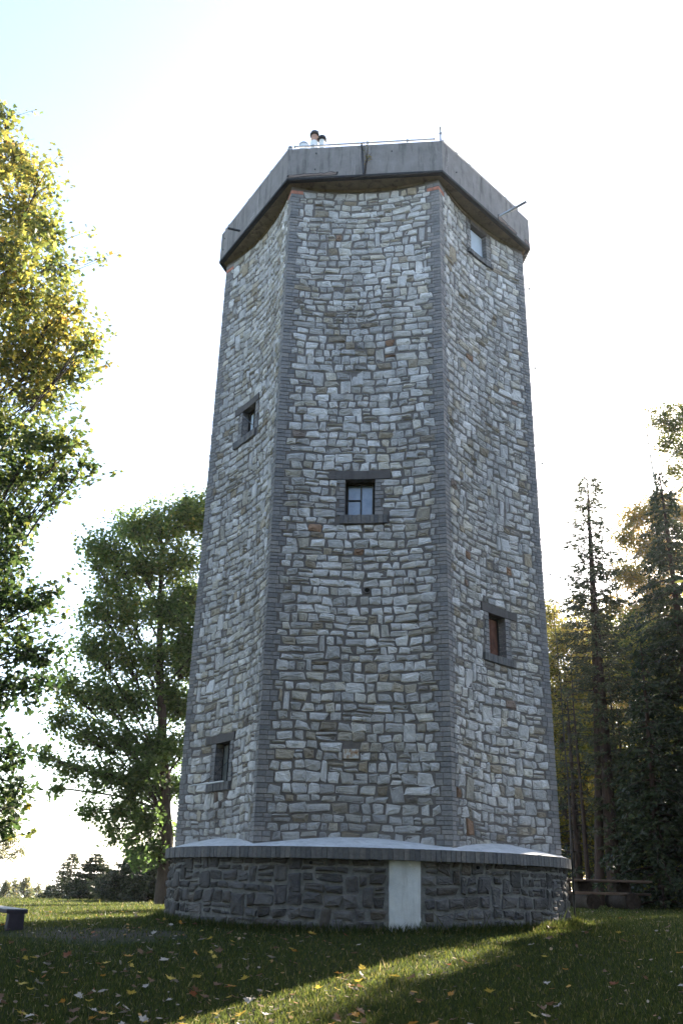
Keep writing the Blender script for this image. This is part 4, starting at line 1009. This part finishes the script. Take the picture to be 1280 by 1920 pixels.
bm = bmesh.new(); bmesh.ops.create_icosphere(bm, subdivisions=3, radius=1); vv = np.array([v.co for v in bm.verts]); ff = np.array([[v.index for v in f.verts] for f in bm.faces]); bm.free()
dn = 1 + .22 * vnoise(vv[:, 0] * 2 + vv[:, 2], vv[:, 1] * 2, 3) + .07 * vnoise(vv[:, 0] * 7, vv[:, 1] * 6 + vv[:, 2] * 5, 4)
rk.add(vv * dn[:, None] * (.09, .08, .075) + g + (0, 0, .03), ff); tag(rk.build('stone', M['rock']), 'single dark stone lying at the foot of the lightning conductor', 'stone')

# weed growing on the ledge of the parapet
wp = pface(0, .02, PB + .03, .012); wd_ = MB(); wl = MB(); rg = np.random.default_rng(66)
wr = empty('weed', wp)
for j in range(5):
    e = wp + np.array([rg.normal(.04, .12), -.05 + rg.normal(0, .03), rg.uniform(.35, .95)]); P = bez(wp, wp + np.array([rg.normal(0, .04), -.09, .35]), e, 6); wd_.tube(P, np.linspace(.007, .0025, 6), 4, None, 0, False)
    n = 6; t = rg.uniform(.45, 1, n); c = np.stack([np.interp(t, np.linspace(0, 1, 6), P[:, q]) for q in range(3)], -1) + rg.normal(0, .025, (n, 3))
    add_leaves(wl, c, .045, OVAL, rg, np.stack([rg.uniform(.3, .95, n), rg.random(n), rg.random(n)], -1))
wd_.build('stem', M['bark'], wr); wl.build('leaves', M['birch_leaf'], wr)
tag(wr, 'spindly weed rooted in the parapet ledge beside the black rod', 'weed')

# ---------------------------------------------------------------- grass and fallen leaves
rg = np.random.default_rng(200)
def wedge(n, y0, y1, pw, mx=1.0):
    u = rg.random(n); y = (y0 ** (1 - pw) + u * (y1 ** (1 - pw) - y0 ** (1 - pw))) ** (1 / (1 - pw)) if pw != 1 else y0 * (y1 / y0) ** u
    x = rg.uniform(-1, 1, n) * (.43 * y + mx) ; return x, y
def clear(x, y):
    k = np.hypot(x - TC[0], y - TC[1]) > RD + .02
    d = np.hypot((x + 2.95) * .85, (y - 12.9) * 1.1) + .55 * (1 + vnoise(x * 2, y * 2, 31)) ; return k & ((d > 1.55) | (rg.random(len(x)) < .22))
x, y = wedge(540000, 5.2, 46, 1.75, 3.4); k = clear(x, y) & ((x > -40)); x, y = x[k], y[k]
ta = rg.uniform(0, 2 * PI, 9000); tr_ = RD + .02 + rg.exponential(.09, 9000); x = np.concatenate([x, TC[0] + tr_ * np.sin(ta)]); y = np.concatenate([y, TC[1] - tr_ * np.cos(ta)]); N = len(x)
z = ground_z(x, y); patch = .5 + .5 * vnoise(x * .8, y * .8, 12)
near_wall = np.clip(1 - (np.hypot(x - TC[0], y - TC[1]) - RD) / .35, 0, 1)
h = (.030 + .018 * patch + .10 * near_wall) * rg.uniform(.55, 1.35, N) * (1 + .012 * y) * .8; tall = rg.random(N) < .006; h[tall] *= 2.8
wv = (.0018 + .0005 * y) * rg.uniform(.7, 1.3, N)
a = rg.uniform(0, 2 * PI, N); ln = rg.normal(0, .45, (N, 2)) * h[:, None]
bx = np.cos(a) * wv; by = np.sin(a) * wv
V = np.stack([np.stack([x - bx, y - by, z - .006], -1), np.stack([x + bx, y + by, z - .006], -1), np.stack([x + ln[:, 0], y + ln[:, 1], z + h], -1)], 1).reshape(-1, 3)
gb = MB(); tn = np.clip(rg.beta(2, 2.2, N) * .8 + .15 * (patch - .5), 0, .86); dry = rg.random(N) < .05 + .05 * tall; tn[dry] = rg.uniform(.9, 1, dry.sum())
gb.add(V, np.arange(N)[:, None] * 3 + np.arange(3)[None], np.stack([tn, rg.random(N), rg.random(N)], -1))
tag(gb.build('grass', M['grass']), 'short green lawn grass with a few dry blades', 'grass', kind='stuff')

LEAFC = {'yellow': ((.50, .34, .05), (.62, .46, .10)), 'orange': ((.46, .20, .035), (.55, .28, .05)), 'brown': ((.14, .075, .04), (.24, .14, .08)), 'pale': ((.36, .30, .25), (.52, .46, .40)), 'russet': ((.22, .07, .035), (.32, .12, .05))}
FL = {}
for cn, (c0, c1) in LEAFC.items():
    t = NT(cn + '_fallen_leaf'); p = t.pos(); n = t.noise(30, 4, .7, p); col = t.ramp(n, [(.3, c0), (.7, c1)]); t.fin(col, .6, None, .3)
    tr = t.n('BsdfTranslucent', {'Color': col}); mx = t.n('MixShader', {0: .35 if cn != 'pale' else .15, 1: t.b.outputs[0], 2: tr.outputs[0]}); t.t.links.new(mx.outputs[0], t.out.inputs[0])
    FL[cn] = []
    for v in range(4):
        b = MB(); sh = MAPLE * (1, 1) - (0, .4); cu = rg.uniform(.1, .55); fo = rg.normal(0, .35)
        zc = cu * np.abs(sh[:, 0]) * .8 + cu * .5 * (sh[:, 1]) ** 2 + fo * sh[:, 1] * .2 + rg.normal(0, .05, len(sh))
        ctr = np.array([[0, 0, -.02]]); V = np.concatenate([np.stack([sh[:, 0], sh[:, 1], zc], -1), ctr]); n_ = len(sh)
        b.add(V, [[i, (i + 1) % n_, n_] for i in range(n_)]); st = MB()
        b.tube([(0, -.40, zc[0]), (.03, -.6, zc[0] + .08), (.05, -.8, zc[0] + .05)], [.012, .010, .008], 4, None, 0, False)
        o = b.build('fallen_leaf', t.m); FL[cn].append(o.data); bpy.data.objects.remove(o)
xl, yl = wedge(1100, 7.0, 20, 2.3, .0); k = (np.hypot(xl - TC[0], yl - TC[1]) > RD + .15); keep = rg.random(len(xl)) < np.where(xl < .3, .9, .36); k &= keep; xl, yl = xl[k][:285], yl[k][:285]
for x, y in zip(xl, yl):
    cn = rg.choice(['yellow', 'orange', 'brown', 'pale', 'russet'], p=[.20, .09, .44, .23, .04])
    me = FL[cn][rg.integers(0, 4)]; o = bpy.data.objects.new('fallen_leaf', me); C.objects.link(o)
    s = rg.uniform(.05, .105); o.location = (x, y, float(ground_z(x, y)) + .030 + rg.uniform(0, .02)); o.scale = (s, s, s)
    o.rotation_euler = (rg.normal(0, .30), rg.normal(0, .30), rg.uniform(0, 2 * PI))
    side = 'left half of the lawn' if x < -.3 else 'right half of the lawn' if x > .9 else 'middle of the lawn'
    tag(o, f'{cn} fallen maple leaf lying on the grass in the {side}', 'leaf', f'{cn} fallen leaves, {side}')

# the smaller scraps of leaf litter between them
b = MB(); x, y = wedge(1700, 7, 34, 1.5, .5); k = (np.hypot(x - TC[0], y - TC[1]) > RD + .1) & (rg.random(len(x)) < np.where(x < .3, 1, .5)); x, y = x[k], y[k]; n = len(x)
P = np.stack([x, y, ground_z(x, y) + .03 + rg.uniform(0, .02, n)], -1); ax = rg.normal(0, 1, (n, 3)) * (1, 1, .3); ax /= np.linalg.norm(ax, axis=1)[:, None]; sd = np.cross(ax, [0, 0, 1.0]) + rg.normal(0, .25, (n, 3)); s_ = rg.uniform(.025, .06, n)
V = P[:, None] + s_[:, None, None] * (sd[:, None] * OVAL[None, :, 0, None] * 1.4 + ax[:, None] * (OVAL[None, :, 1, None] - .5))
b.add(V.reshape(-1, 3), np.arange(n)[:, None] * 6 + np.arange(6)[None], np.stack([rg.random(n), rg.random(n), rg.random(n)], -1))
M['litter'] = leaf('leaf_litter', [(0, (.12, .07, .04)), (.4, (.22, .15, .09)), (.6, (.40, .33, .27)), (.8, (.42, .24, .05)), (1, (.30, .10, .04))], .25)
tag(b.build('leaf_litter', M['litter']), 'small scraps of dry leaf scattered over the lawn', 'leaf litter', kind='stuff')

# ---------------------------------------------------------------- thin autumn haze in the air
t = bpy.data.materials.new('haze_air'); t.use_nodes = True; nt_ = t.node_tree
nt_.nodes.remove(nt_.nodes['Principled BSDF']); pv_ = nt_.nodes.new('ShaderNodeVolumePrincipled')
pv_.inputs['Color'].default_value = (.92, .95, 1, 1); pv_.inputs['Density'].default_value = .00025; pv_.inputs['Anisotropy'].default_value = .5
nt_.links.new(pv_.outputs[0], nt_.nodes['Material Output'].inputs['Volume'])
_lo = float(ground_z(GX, GY).min()) - 1.0; _hi = 26.0
b = MB(); b.box((0, 1900, (_lo + _hi) / 2), (8400, 4800, _hi - _lo)); hz_ = b.build('haze', t); tag(hz_, 'thin pale autumn haze in the air', 'haze', kind='stuff')
